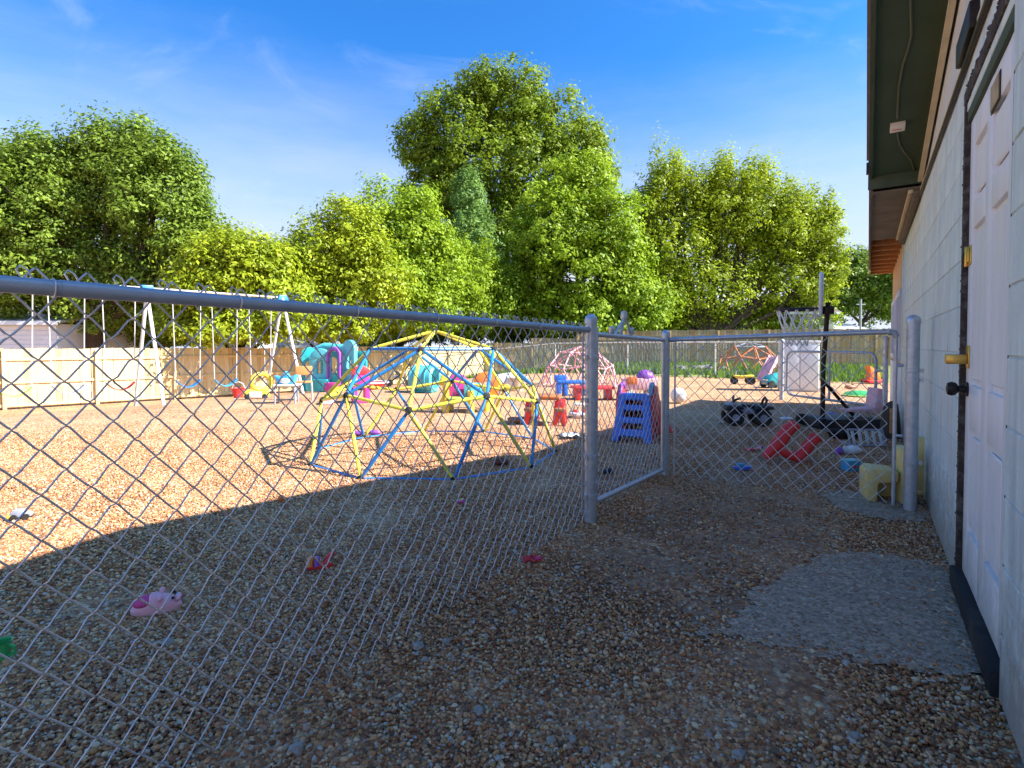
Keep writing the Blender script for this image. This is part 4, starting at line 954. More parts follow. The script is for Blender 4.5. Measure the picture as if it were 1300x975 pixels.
# ------------------------------------------------------------------ houses beyond the fences
def house(label, px0, px1, ytop, Y, wallm, roofm, depth=6, rise=1.2, eave=0.3, turn=0.0, windows=1, ridge_x=True):
    A, B = at(px0, ytop, Y), at(px1, ytop, Y); z0 = float(full_z(A.x, A.y)); h = A.z - z0 - (0 if ridge_x else rise); W = B.x - A.x
    t = thing('house', label, 'house', ((A.x + B.x) / 2, Y, z0), turn)
    mb = MB(); mb.box((0, depth / 2, h / 2), (W, depth, h)); wl_ = mb.build('wall', wallm, t, smooth=False)
    sd = MB()
    for i in range(int(h / 0.22)): sd.box((0, -0.012, 0.11 + i * 0.22), (W - 0.004, 0.02, 0.19), (0.08, 0, 0))
    sd.build('siding', wallm, t, smooth=False)['kind'] = 'stuff'
    rf = MB()
    if ridge_x:
        vs = [(-W / 2 - eave, -eave, h), (W / 2 + eave, -eave, h), (W / 2 + eave, depth / 2, h + rise), (-W / 2 - eave, depth / 2, h + rise), (-W / 2 - eave, depth + eave, h), (W / 2 + eave, depth + eave, h)]
    else:
        vs = [(-W / 2 - eave, -eave, h), (-W / 2 - eave, depth + eave, h), (0, depth + eave, h + rise), (0, -eave, h + rise), (W / 2 + eave, depth + eave, h), (W / 2 + eave, -eave, h)]
    th = Vector((0, 0, 0.12)); n = len(vs)
    rf.add(vs + [tuple(Vector(p) + th) for p in vs], [(0, 1, 2, 3), (3, 2, 5, 4), (6, 9, 8, 7), (9, 10, 11, 8)] + ([(0, 6, 7, 1), (4, 5, 11, 10), (0, 3, 9, 6), (3, 4, 10, 9), (1, 7, 8, 2), (2, 8, 11, 5)]))
    rf.build('roof', roofm, t, smooth=False)
    fa = MB().box((0, -eave - 0.02, h + 0.02), (W + 2 * eave, 0.035, 0.16)).build('fascia', 'siding_white', t)
    if not ridge_x:
        gb = MB(); gb.plate([(-W / 2, h), (W / 2, h), (0, h + rise * 0.98)], [], 0.1, Matrix.Translation((0, 0.05, 0))); gb.build('gable', wallm, t, smooth=False)
    for i in range(windows):
        x_ = (i + .5) / windows * W - W / 2
        f = MB().box((x_, -0.05, h * 0.62), (0.95, 0.06, 1.15)).build('window', 'siding_white', t)
        MB().box((x_, -0.085, h * 0.62), (0.78, 0.02, 0.98)).build('pane', 'glass_dark', f)
    return t
hs = house('white sided house with low white roof and steps at the far left', -40, 72, 411, 25, 'siding_white', 'roof_metal', rise=0.5, windows=0)
sr = MB()
for i in range(7): sr.box((-0.7 - i * 0.24, -0.7, 0.35 + i * 0.26), (0.30, 0.9, 0.05))
sr.box((-1.45, -1.16, 1.05), (0.06, 0.05, 2.4), (0, -0.72, 0)); sr.box((-0.55, -1.16, 0.7), (0.07, 0.07, 1.9)); sr.box((-2.3, -1.16, 1.2), (0.07, 0.07, 2.4))
sr.build('outside_steps', 'old_wood', hs, smooth=False)
house('small blue grey house showing above the white roof at the far left', -30, 11, 397, 32, 'siding_grey', 'roof_shingle', rise=0.4, windows=1)
house('pale roofed outbuilding seen under the leaves behind the swings', 255, 325, 431, 30, 'siding_white', 'roof_metal', rise=0.9, windows=0)
house('white gabled shed seen under the leaves behind the teal playhouse', 362, 402, 418, 28.5, 'siding_white', 'roof_metal', rise=0.8, ridge_x=False, windows=0)
house('pale shed glimpsed through leaves left of the climbing dome', 456, 484, 432, 33, 'siding_white', 'roof_metal', rise=0.8, windows=0)
house('grey sided house with dark brown roof behind the basketball hoop', 1005, 1058, 398, 34, 'siding_grey', 'roof_brown', rise=1.3, windows=1)
house('long white roofed building between the hoop and the block building', 1062, 1104, 421, 42, 'siding_white', 'roof_metal', rise=0.6, windows=0)
up_ = thing('utility_pole', 'thin pale pole standing behind the back fence near the dark tree', 'pole', (*bpx(1092, 41), 0))
MB().tube([(0, 0, 0), (0, 0, 4.6)], 0.07, 8).build('pole', 'siding_grey', up_); MB().box((0, 0, 4.2), (0.7, 0.08, 0.08)).build('crossarm', 'siding_grey', up_)

# ------------------------------------------------------------------ big play equipment
def dome_edges(Rd):
    phi = (1 + 5 ** .5) / 2
    bm = bmesh.new(); bmesh.ops.create_icosphere(bm, subdivisions=2, radius=1.0)
    bm.verts.ensure_lookup_table()
    # turn a five-fold vertex to the top
    five = [v for v in bm.verts if len(v.link_edges) == 5]; tv = max(five, key=lambda v: v.co.z)
    q = tv.co.rotation_difference(Vector((0, 0, 1)))
    for v in bm.verts: v.co = (q @ v.co).normalized()
    bm.verts.ensure_lookup_table()
    E = [(e.verts[0].co.copy(), e.verts[1].co.copy()) for e in bm.edges if min(e.verts[0].co.z, e.verts[1].co.z) > -0.05]
    Vv = [v.co.copy() for v in bm.verts if v.co.z > -0.05]
    bm.free(); return [(a * Rd, b * Rd) for a, b in E], [v * Rd for v in Vv]
def ring_of(z): return 0 if z > 0.95 else 1 if z > 0.7 else 2 if z > 0.3 else 3
def climbing_dome(label, p, Rd, rz, r, colour, hub='black_rubber', n=8, lean=0.0, zk=1.0):
    t = thing('climbing_dome', label, 'climbing frame', p, rz, 'climbing domes in the play yard')
    E, Vv = dome_edges(Rd)
    for a, b in E:
        m = colour(ring_of(a.z / Rd), ring_of(b.z / Rd), a / Rd, b / Rd)
        d = (b - a).normalized() * r * 1.2
        a_, b_ = a + d, b - d; a_ = Vector((a_.x, a_.y, a_.z * zk)); b_ = Vector((b_.x, b_.y, b_.z * zk))
        k = (b_ - a_)
        MB().tube([a_, a_ + k * 0.06, a_ + k * 0.10, b_ - k * 0.10, b_ - k * 0.06, b_], [r * 0.75, r * 0.8, r, r, r * 0.8, r * 0.75], n).build('strut', m, t)
    for v in Vv:
        o = Vector((v.x, v.y, v.z * zk)); nrm = o.normalized()
        q = Vector((0, 0, 1)).rotation_difference(nrm).to_matrix().to_4x4()
        MB().lathe([(r * 1.9, -r * 0.9), (r * 2.0, r * 0.7), (r * 1.2, r * 1.2), (r * 0.5, r * 1.3)], 10, Matrix.Translation(o) @ q).build('hub', hub, t)
    return t
def col_main(ra, rb, a, b):
    k = (ra, rb) if ra <= rb else (rb, ra)
    if k == (0, 1): return 'dome_yellow'
    if k == (1, 1): return 'dome_blue'
    if k == (3, 3): return 'dome_blue'
    if k == (1, 2): return 'dome_blue' if abs((math.atan2(a.y, a.x) - math.atan2(b.y, b.x) + math.pi) % (2 * math.pi) - math.pi) > 0.3 else 'dome_yellow'
    if k == (2, 2): return 'dome_yellow'
    lo = a if ra > rb else b; hi = b if ra > rb else a
    s = math.sin(math.atan2(hi.y, hi.x) - math.atan2(lo.y, lo.x))
    return 'dome_blue' if s > 0 else 'dome_yellow'
dc = on_ground(553, 572)
climbing_dome('blue and yellow geodesic climbing dome straddling the edge of the shade', (dc.x, dc.y, dc.z), 1.19, R(-93), 0.0155, col_main)
pc = on_ground(736, 489)
climbing_dome('faded pink climbing dome standing left of the gate, near the back', pc, 1.0, R(20), 0.019, lambda *k: 'dome_pink', hub='dome_pink', n=6)
oc = at(950, 470, 20.5); oz = float(full_z(oc.x, oc.y))
climbing_dome('rusty orange climbing dome on the grass beyond the middle fence', (oc.x, oc.y, oz), 1.15, R(50), 0.026, lambda ra, rb, a, b: 'grey_plastic' if (ra, rb) in ((0, 1), (1, 0), (1, 1)) else 'dome_rust', hub='dome_rust', n=6)

# swing set: three A-frames, a pale top beam, six swings
SA, SB = Vector((-7.42, 10.75)), Vector((-5.60, 12.90))
sd_ = (SB - SA).normalized(); bay = (SB - SA).length
sn_ = Vector((sd_.y, -sd_.x))                     # towards the camera
sw_ang = math.atan2(sd_.y, sd_.x)
sz = float(full_z(*SA)); STOP = at(190, 366, SA.y).z
sw = thing('swing_set', 'long two bay swing frame with pale legs and blue corner brackets', 'swing set', (SA.x, SA.y, sz), sw_ang)
HB = STOP - sz
zoff = lambda s: float(full_z(*(SA + sd_ * s))) - sz
MB().tube([(-bay - 0.1, 0, HB), (bay + 0.1, 0, HB + 0.0)], 0.024, 10).build('top_beam', 'swing_beam', sw)
for s in (-bay, 0.0, bay):
    for sg_ in (-1, 1):
        g_ = float(full_z(*(SA + sd_ * s + sn_ * (-sg_ * 1.0)))) - sz
        MB().tube([(s + 0.02 * sg_, 0.05 * sg_, HB - 0.02), (s + 0.02 * sg_, 1.0 * sg_, g_ - 0.05)], 0.034, 10).build('leg', 'swing_white', sw)
    MB().plate([(-0.16, -0.16), (0.16, -0.16), (0.10, 0.06), (-0.10, 0.06)], [], 0.13, Matrix.Translation((s, 0, HB))).build('corner_bracket', 'dome_blue', sw, bevel=0.012)
def seat_curve(w_, dip, n=9): return [((i / (n - 1) - .5) * w_, 0, -dip * (1 - ((i / (n - 1) - .5) * 2) ** 2)) for i in range(n)]
def swing(label, s, seat_m, zseat, kind='belt', rest=None):
    b0 = SA + sd_ * s
    t = thing('swing', label, 'swing', (b0.x, b0.y, sz + HB), sw_ang + rng.uniform(-.05, .05), 'swings hanging from the swing frame')
    zs_ = zseat - (sz + HB); hw = 0.23
    for q in (-1, 1):
        MB().tube([(q * 0.27, 0, -0.03), (q * hw, 0.0, zs_)], 0.010, 5).build('chain', 'chain_metal', t)
        MB().lathe([(0.02, -0.06), (0.022, 0.0), (0.012, 0.03)], 8, Matrix.Translation((q * 0.27, 0, 0))).build('hanger', 'galvanised', t)
    mb = MB()
    if kind == 'belt':
        c = seat_curve(2 * hw, 0.15); w2 = 0.075; vs = []
        for x, _, z in c: vs += [(x, -w2, z + zs_), (x, w2, z + zs_), (x, w2, z + zs_ - 0.018), (x, -w2, z + zs_ - 0.018)]
        fs = []
        for i in range(len(c) - 1):
            a_ = 4 * i; fs += [(a_ + j, a_ + (j + 1) % 4, a_ + 4 + (j + 1) % 4, a_ + 4 + j) for j in range(4)]
        fs += [(0, 1, 2, 3), tuple(range(4 * len(c) - 4, 4 * len(c)))]
        mb.add(vs, fs); mb.build('seat', seat_m, t)
    else:
        mb.tube([(0.23 * math.cos(a_), 0.02 * math.sin(a_ * 2), zs_ - 0.16 + 0.19 * math.sin(a_)) for a_ in (2 * math.pi * i / 20 for i in range(20))], 0.05, 8, closed=True)
        mb.build('seat', seat_m, t)
    return t
def swing_at(label, px, py, m, kind='belt'):
    # distance along the beam whose picture falls at this column
    best = min((abs(CX + F * (SA + sd_ * s).x / (SA + sd_ * s).y - px), s) for s in np.linspace(-bay, bay, 600))[1]
    p = SA + sd_ * best; return swing(label, best, m, at(px, py, p.y).z, kind)
swing_at('swing with lime green belt seat, first from the left edge', 17, 492, 'lime_plastic')
swing_at('swing with dull grey belt seat left of the middle legs', 86, 489, 'grey_plastic')
swing_at('swing with red ended belt seat just left of the middle legs', 152, 485, 'red_plastic')
swing_at('swing with blue belt seat just right of the middle legs', 238, 482, 'dome_blue')
swing_at('swing with blue belt seat in the middle of the right bay', 286, 481, 'sky_blue_plastic')
swing_at('swing with a yellow ring seat next to the right hand legs', 331, 476, 'yellow_plastic', 'ring')

# teal playhouse
def T(p): return (p.x, p.y, p.z)
p = on_ground(417, 497); k = p.y / F
ph = thing('playhouse', 'teal plastic playhouse with arched windows and purple doorway', 'playhouse', T(p), R(-12))
def panel(name, m, par, outer, holes, th, x=0, y=0, rz=0.0, bevel=0.012): return MB().plate(outer, holes, th, Matrix.Translation((x, y, 0)) @ Matrix.Rotation(rz, 4, 'Z')).build(name, m, par, bevel=bevel, seg=2)
panel('side_wall', 'teal_plastic', ph, arch(0.34, 0, 1.05), [arch(0.16, 0.02, 0.72)], 0.10, -0.52, 0.02, R(35))
panel('front_wall', 'light_teal_plastic', ph, arch(0.52, 0, 1.02), [arch(0.16, 0.42, 0.78)], 0.10, -0.16, -0.06, R(6))
panel('doorway', 'purple_plastic', ph, arch(0.36, 0, 1.06), [arch(0.26, 0.06, 0.98), ], 0.12, 0.22, -0.10, R(-4))
panel('tower_wall', 'light_teal_plastic', ph, arch(0.42, 0, 1.22), [arch(0.17, 0.55, 0.88)], 0.10, 0.56, 0.0, R(-22))
panel('rear_wall', 'teal_plastic', ph, rrect(-0.65, 0, 0.6, 0.95, 0.05), [arch(0.22, 0.4, 0.8, -0.3), arch(0.22, 0.4, 0.8, 0.25)], 0.08, 0, 0.75)
panel('shelf', 'teal_plastic', ph, rrect(-0.28, 0.02, 0.28, 0.30, 0.04), [], 0.16, -0.16, -0.17)
MB().box((0.22, -0.2, 0.12), (0.34, 0.14, 0.22)).build('step', 'magenta_plastic', ph, bevel=0.02)
MB().tube([(-0.62, 0.4, 0.95), (-0.3, 0.35, 1.06), (0.1, 0.35, 1.02), (0.5, 0.3, 1.05)], 0.10, 10).build('roof_rib', 'light_teal_plastic', ph)

# small plastic slide with a blue ladder
p = on_ground(802, 562)
sl_ = thing('toddler_slide', 'small plastic slide with blue ladder steps and red sides by the gate', 'slide', T(p), R(-27))
lad = [(-0.215, 0), (-0.145, 0), (-0.125, 0.06), (0.125, 0.06), (0.145, 0), (0.215, 0), (0.165, 0.50), (0.13, 0.535), (-0.13, 0.535), (-0.165, 0.50)]
lad_h = [[(-0.115, 0.14), (0.115, 0.14), (0.11, 0.205), (-0.11, 0.205)], [(-0.11, 0.27), (0.11, 0.27), (0.10, 0.345), (-0.10, 0.345)], [(-0.10, 0.405), (0.10, 0.405), (0.09, 0.46), (-0.09, 0.46)]]
tilt = Matrix.Rotation(R(-14), 4, 'X')
MB().plate(lad, lad_h, 0.085, tilt).build('ladder', 'blue_plastic', sl_, bevel=0.012)
for i, z in enumerate((0.10, 0.235, 0.375)):
    MB().box((0, 0.02 + z * 0.25, z), (0.25 - 0.02 * i, 0.11, 0.035)).build('rung', 'blue_plastic', sl_, bevel=0.008)
for s in (-1, 1):
    side = [(0.06, 0.02), (0.12, 0.02), (0.16, 0.22), (0.30, 0.22), (0.36, 0.05), (1.0, 0.0), (1.02, 0.10), (0.42, 0.46), (0.30, 0.60), (0.20, 0.60), (0.12, 0.50)]
    MB().plate(side, [], 0.05, Matrix.Translation((0.185 * s, 0, 0)) @ Matrix.Rotation(R(90), 4, 'Z')).build('side_panel', 'red_plastic', sl_, bevel=0.012)
    MB().tube([(0.17 * s, 0.13, 0.50), (0.165 * s, 0.16, 0.60), (0.165 * s, 0.24, 0.62), (0.17 * s, 0.30, 0.56)], 0.024, 10).build('handle', 'purple_plastic' if s < 0 else 'sky_blue_plastic', sl_)
ch = MB(); pr_ = [(0.16, 0.50), (0.30, 0.49), (0.45, 0.37), (0.8, 0.14), (1.0, 0.05)]
for (y0, z0), (y1, z1) in zip(pr_[:-1], pr_[1:]): ch.add([(-0.16, y0, z0), (0.16, y0, z0), (0.16, y1, z1), (-0.16, y1, z1), (-0.16, y0, z0 - .03), (0.16, y0, z0 - .03), (0.16, y1, z1 - .03), (-0.16, y1, z1 - .03)], [(0, 1, 2, 3), (7, 6, 5, 4), (0, 3, 7, 4), (1, 5, 6, 2)])
ch.build('slide_bed', 'red_plastic', sl_)

# basketball hoop
p = on_ground(1044, 543); By = p.y
bh = thing('basketball_hoop', 'black portable basketball hoop seen side on with white net', 'basketball hoop', T(p), 0)
zt = at(1048, 384, By).z - p.z
MB().tube([(0, 0, 0.10), (0.0, 0, zt * 0.5), (0.05, 0, zt)], 0.028, 12).build('pole', 'black_metal', bh)
MB().tube([(0.02, 0, 0.58), (0.40, 0.02, 0.16)], 0.022, 8).build('brace', 'black_metal', bh)
bs = MB(); bs.plate(rrect(-0.14, 0, 0.64, 0.14, 0.05), [], 0.55); bs.build('base_tank', 'black_plastic', bh, bevel=0.03, seg=3)
for s in (-1, 1): MB().lathe([(0.07, -0.03), (0.07, 0.03)], 14, Matrix.Translation((-0.13, 0.24 * s, 0.08)) @ Matrix.Rotation(R(90), 4, 'X')).build('wheel', 'black_rubber', bh)
zb0, zb1 = at(1046, 400, By).z - p.z, at(1042, 346, By).z - p.z
dv = Vector((1044 - CX, F)).normalized(); ba = math.atan2(dv.y, dv.x)
bd = MB(); bd.plate([(-0.42, 0), (0.42, 0), (0.44, 0.30), (0.36, 0.52), (0.18, zb1 - zb0), (-0.18, zb1 - zb0), (-0.36, 0.52), (-0.44, 0.30)], [], 0.03)
bo = bd.build('backboard', 'box_white', bh, bevel=0.008); bo.location = (-0.035, 0, zb0); bo.rotation_euler = (0, R(-5), ba - R(1.5))
rz_ = at(1010, 393, By).z - p.z; rcx = (1010 - 1044) * By / F
rim = MB(); rim.tube([(rcx + 0.235 * math.cos(a_), 0.235 * math.sin(a_), rz_ + 0.004 * math.cos(a_)) for a_ in (2 * math.pi * i / 28 for i in range(28))], 0.013, 8, closed=True)
rim.tube([(rcx + 0.23, -0.06, rz_ - 0.005), (-0.03, -0.04, rz_)], 0.012, 6); rim.tube([(rcx + 0.23, 0.06, rz_ - 0.005), (-0.03, 0.04, rz_)], 0.012, 6)
rim.build('rim', 'black_metal', bh)
net = MB(); nn = 12
lev = [(0.235, 0), (0.20, -0.14), (0.155, -0.27), (0.13, -0.38), (0.12, -0.46)]
for i in range(nn):
    for sgn in (-1, 1):
        net.tube([(rcx + r_ * math.cos(2 * math.pi * (i + sgn * 0.5 * j) / nn), r_ * math.sin(2 * math.pi * (i + sgn * 0.5 * j) / nn), rz_ + z_) for j, (r_, z_) in enumerate(lev)], 0.0065, 5)
net.build('net', 'paper_white', bh)
MB().box((0.03, 0, zb0 + 0.06), (0.12, 0.14, 0.10)).build('bracket', 'black_metal', bh, bevel=0.006)

# white board standing behind the yard gate
p = on_ground(1015, 497)
wb = thing('white_cabinet', 'tall dirty white plastic cabinet standing behind the round cornered gate', 'cabinet', T(p), R(-20))
W_ = 44 * p.y / F; H_ = 62 * p.y / F
MB().box((0, 0.25, H_ / 2), (W_, 0.5, H_)).build('body', 'box_white', wb, bevel=0.02)
for s in (-1, 1): MB().box((s * W_ * 0.245, -0.01, H_ * 0.5), (W_ * 0.47, 0.03, H_ * 0.93)).build('door', 'box_white', wb, bevel=0.012)
MB().box((0, 0.25, H_ + 0.02), (W_ * 1.04, 0.54, 0.05)).build('lid', 'box_white', wb, bevel=0.012)
# ------------------------------------------------------------------ small toys
def small(name, label, cat, px, py, rz=0.0, group=None, sink=0.004):
    p = on_ground(px, py); z = float(full_z(p.x, p.y))
    return thing(name, label, cat, (p.x, p.y, z + 0.006 - sink), rz, group), p.y / F      # k: metres per photo pixel
def prim(par, name, m, kind, *a, bevel=0.0, **k):
    mb = MB(); getattr(mb, kind)(*a, **k); return mb.build(name, m, par, bevel=bevel)
# pig-faced clog
t, k = small('pink_clog', 'pink clog with a pig face lying on the gravel by the fence', 'shoe', 199, 777, R(24)); t.rotation_euler[0] = R(16); t.location.z += 0.006
prim(t, 'sole', 'pale_pink_plastic', 'plate', [(0.085 * math.cos(a) + 0.0, 0.034 * math.sin(a) * (1.0 if math.cos(a) < 0 else 1.15)) for a in (2 * math.pi * i / 28 for i in range(28))], [], 0.018, Matrix.Translation((0, 0, 0.012)) @ Matrix.Rotation(R(-90), 4, 'X'), bevel=0.004)
ub = MB(); nseg = 20; prof = []
for i in range(13):                                # a shoe-shaped shell: rings along its length, open at the heel
    x_ = -0.08 + 0.16 * i / 12; f_ = math.sin(math.pi * min(1, max(0.0, (i + 0.6) / 13.2))) ** 0.45
    wd = 0.036 * f_ * (1.0 if i < 6 else 1.06); ht = (0.040 if i < 4 else 0.046 if i < 5 else 0.062 - 0.0024 * (i - 5)) * f_ ** 1.6
    prof.append((x_, wd, ht))
vs = []; fs = []
for x_, wd, ht in prof: vs += [(x_, wd * math.cos(a), 0.018 + ht * max(0, math.sin(a)) ** 0.8) for a in (math.pi * j / 12 for j in range(13))]
for i in range(12): fs += [(i * 13 + j, i * 13 + j + 1, (i + 1) * 13 + j + 1, (i + 1) * 13 + j) for j in range(12)]
ub.add(vs, fs + [tuple(range(13)), tuple(range(12 * 13, 13 * 13))]); ub.build('upper', 'pink_plastic', t)
prim(t, 'opening', 'deep_pink_lining', 'ball', (-0.034, 0, 0.050), (0.044, 0.029, 0.019), 12, (0, -0.16, 0))
for s in (-1, 1):
    prim(t, 'ear', 'pink_plastic', 'ball', (0.020, 0.024 * s, 0.070), (0.010, 0.014, 0.013), 8)
    prim(t, 'eye', 'black_rubber', 'ball', (0.060, 0.017 * s, 0.058), (0.006, 0.006, 0.006), 8)
prim(t, 'snout', 'pale_pink_plastic', 'ball', (0.076, 0, 0.047), (0.012, 0.019, 0.014), 8)
for s in (-1, 1): prim(t, 'nostril', 'deep_pink_lining', 'ball', (0.0875, 0.007 * s, 0.049), (0.0025, 0.004, 0.005), 6)
# sandal
t, k = small('red_sandal', 'small red sandal with orange and purple straps on the shaded gravel', 'shoe', 405, 722, R(15))
prim(t, 'sole', 'red_plastic', 'plate', [(0.062 * math.cos(a), 0.026 * math.sin(a)) for a in (2 * math.pi * i / 20 for i in range(20))], [], 0.016, Matrix.Translation((0, 0, 0.012)) @ Matrix.Rotation(R(-90), 4, 'X'), bevel=0.004)
prim(t, 'heel_strap', 'red_plastic', 'tube', [(0.02, -0.026, 0.02), (0.05, -0.02, 0.055), (0.062, 0, 0.066), (0.05, 0.02, 0.055), (0.02, 0.026, 0.02)], 0.008, 8)
prim(t, 'strap', 'orange_plastic', 'tube', [(-0.038, -0.027, 0.018), (-0.036, -0.014, 0.048), (-0.036, 0.014, 0.050), (-0.038, 0.027, 0.018)], 0.013, 8)
prim(t, 'strap', 'purple_plastic', 'tube', [(-0.008, -0.028, 0.018), (-0.008, -0.014, 0.044), (-0.008, 0.014, 0.044), (-0.008, 0.028, 0.018)], 0.010, 8)
# bits near the fence
t, k = small('toy_car', 'tiny dark and yellow toy car in the sun by the left edge', 'toy car', 28, 659, R(20))
prim(t, 'body', 'grey_plastic', 'plate', [(-0.05, 0.015), (0.05, 0.015), (0.05, 0.035), (0.02, 0.042), (0.005, 0.062), (-0.03, 0.062), (-0.05, 0.04)], [], 0.045, bevel=0.004)
prim(t, 'bumper', 'yellow_plastic', 'box', (-0.055, 0, 0.02), (0.02, 0.05, 0.02), bevel=0.004)
for a in (-1, 1):
    for b in (-1, 1): prim(t, 'wheel', 'black_rubber', 'lathe', [(0.017, -0.008), (0.017, 0.008)], 12, Matrix.Translation((0.03 * a, 0.026 * b, 0.017)) @ Matrix.Rotation(R(90), 4, 'X'))
t, k = small('red_wrapper', 'crumpled red plastic scrap lying under the fence near the round post', 'litter', 676, 717, R(10))
wr = MB(); g_ = [(i * 0.016 - 0.048, j * 0.016 - 0.024) for j in range(4) for i in range(7)]
wr.add([(x_, y_, 0.006 + rng.uniform(0, 0.028)) for x_, y_ in g_], [(j * 7 + i, j * 7 + i + 1, (j + 1) * 7 + i + 1, (j + 1) * 7 + i) for j in range(3) for i in range(6)])
w_ = wr.build('scrap', 'red_plastic', t); w_.modifiers.new('thickness', 'SOLIDIFY').thickness = 0.002
prim(t, 'torn_end', 'deep_pink_lining', 'box', (0.03, 0.0, 0.014), (0.035, 0.02, 0.012), (0.3, 0.2, 0.5), bevel=0.003)
t, k = small('toy_ball', 'small orange ball at the edge of the shade', 'ball', 357, 637)
prim(t, 'shell', 'orange_plastic', 'ball', (0, 0, 0.022), 0.022, 12); prim(t, 'seam', 'brown_plastic', 'tube', [(0.0221 * math.cos(a), 0.0221 * math.sin(a), 0.022) for a in (2 * math.pi * i / 20 for i in range(20))], 0.001, 5, closed=True)
t, k = small('toy_flower', 'tiny pink toy piece on the shaded gravel behind the fence', 'toy', 585, 639, R(30))
for i in range(5): prim(t, 'petal', 'magenta_plastic', 'ball', (0.018 * math.cos(1.256 * i), 0.018 * math.sin(1.256 * i), 0.012), (0.013, 0.011, 0.008), 7)
prim(t, 'middle', 'yellow_plastic', 'ball', (0, 0, 0.018), 0.010, 7)
t, k = small('deflated_ball', 'dark maroon deflated ball lying beside the climbing dome', 'ball', 636, 591)
db = MB(); db.ball((0, 0, 0.035), (0.068, 0.060, 0.040), 12)
db.v = [(x_, y_, z_ - (0.022 * math.exp(-((x_ - 0.01) ** 2 + y_ ** 2) / 0.0012) if z_ > 0.04 else 0)) for x_, y_, z_ in db.v]
db.build('skin', 'dark_maroon', t); prim(t, 'valve', 'black_rubber', 'lathe', [(0.006, 0), (0.005, 0.006)], 8, Matrix.Translation((0.01, 0, 0.052)))
t, k = small('green_cup', 'green plastic cup by the fence at the left edge of the picture', 'cup', 2, 838)
prim(t, 'bowl', 'green_plastic', 'lathe', [(0.022, 0), (0.028, 0.06), (0.031, 0.062), (0.026, 0.060), (0.020, 0.006)], 16); prim(t, 'handle', 'green_plastic', 'tube', [(0.024, 0, 0.015), (0.045, 0, 0.02), (0.045, 0, 0.045), (0.027, 0, 0.05)], 0.005, 6)

# loose grey stones on the path
STN = [(531, 827, 21, 'biggest of the three grey stones close together on the path by the fence foot'), (567, 819, 15, 'grey stone right of the biggest of the three by the fence foot'),
       (608, 901, 18, 'rounded grey stone alone on the gravel near the bottom middle'), (652, 780, 14, 'small grey stone on the path below the red scrap'),
       (727, 937, 17, 'grey stone at the bottom, right of the lone rounded one'), (938, 962, 24, 'largest grey stone at the very bottom edge below the concrete pad'),
       (745, 952, 16, 'grey stone touching the bottom edge in the middle of the path'), (377, 957, 26, 'large grey stone at the bottom edge where the fence mesh ends'),
       (700, 938, 18, 'leftmost of the three grey stones in a row at the bottom middle'), (1086, 938, 18, 'grey stone among pebbles below the concrete pad, nearest the wall'),
       (826, 660, 14, 'pale grey stone on the trodden earth in front of the gate'), (212, 820, 18, 'grey stone behind the mesh just below the pink clog'),
       (540, 842, 14, 'smallest of the three grey stones close together by the fence foot'), (900, 935, 15, 'small grey stone left of the largest one at the bottom edge')]
for i, (px, py, w, slab_) in enumerate(STN):
    p = on_ground(px, py); r_ = 0.82 * w * p.y / F / 2; rr_ = random.Random(i)
    mb = MB(); mb.ball((0, 0, 0), 1.0, 7)
    q = [Vector(v) for v in mb.v]
    mb.v = [tuple(Vector((a.x, a.y * 0.75, a.z * 0.62)) * r_ * (1 + 0.6 * mnoise.noise(a * 1.9 + Vector((i * 3.3, 0, 0))))) for a in q]
    o = mb.build('stone', 'stone_grey', None); o.location = (p.x, p.y, float(full_z(p.x, p.y)) + r_ * 0.42); o.rotation_euler = (0, 0, rr_.uniform(0, 6))
    tag(o, slab_, 'stone', 'loose grey stones on the gravel')

# red two-legged plastic piece
t, k = small('red_toy_frame', 'thick red plastic forked toy piece lying in the shade', 'toy', 1005, 588, 0)
X = lambda px: (px - 1005) * k
Zp = lambda py: (588 - py) * k
prim(t, 'arm', 'red_plastic', 'tube', [(X(972), 0.0, Zp(581)), (X(980), 0.0, Zp(572)), (X(990), 0.01, Zp(561)), (X(1002), 0.04, Zp(547)), (X(1011), 0.06, Zp(541))], [0.042, 0.052, 0.058, 0.055, 0.050], 14)
prim(t, 'arm', 'red_plastic', 'tube', [(X(1008), -0.05, Zp(582)), (X(1014), -0.04, Zp(576)), (X(1024), -0.02, Zp(565)), (X(1034), 0.0, Zp(556))], [0.046, 0.052, 0.052, 0.046], 14)
prim(t, 'crosspiece', 'red_plastic', 'tube', [(X(988), -0.0, Zp(572)), (X(998), -0.02, Zp(576)), (X(1010), -0.04, Zp(580))], [0.040, 0.038, 0.042], 12)
for (px, py, y_, ex) in ((1012, 540, 0.062, 40), (1035, 555, 0.0, 40)):
    prim(t, 'end_collar', 'red_plastic', 'lathe', [(0.055, -0.012), (0.057, 0.0), (0.055, 0.012), (0.040, 0.016)], 14, Matrix.Translation((X(px), y_, Zp(py))) @ Matrix.Rotation(R(ex), 4, 'Y'))
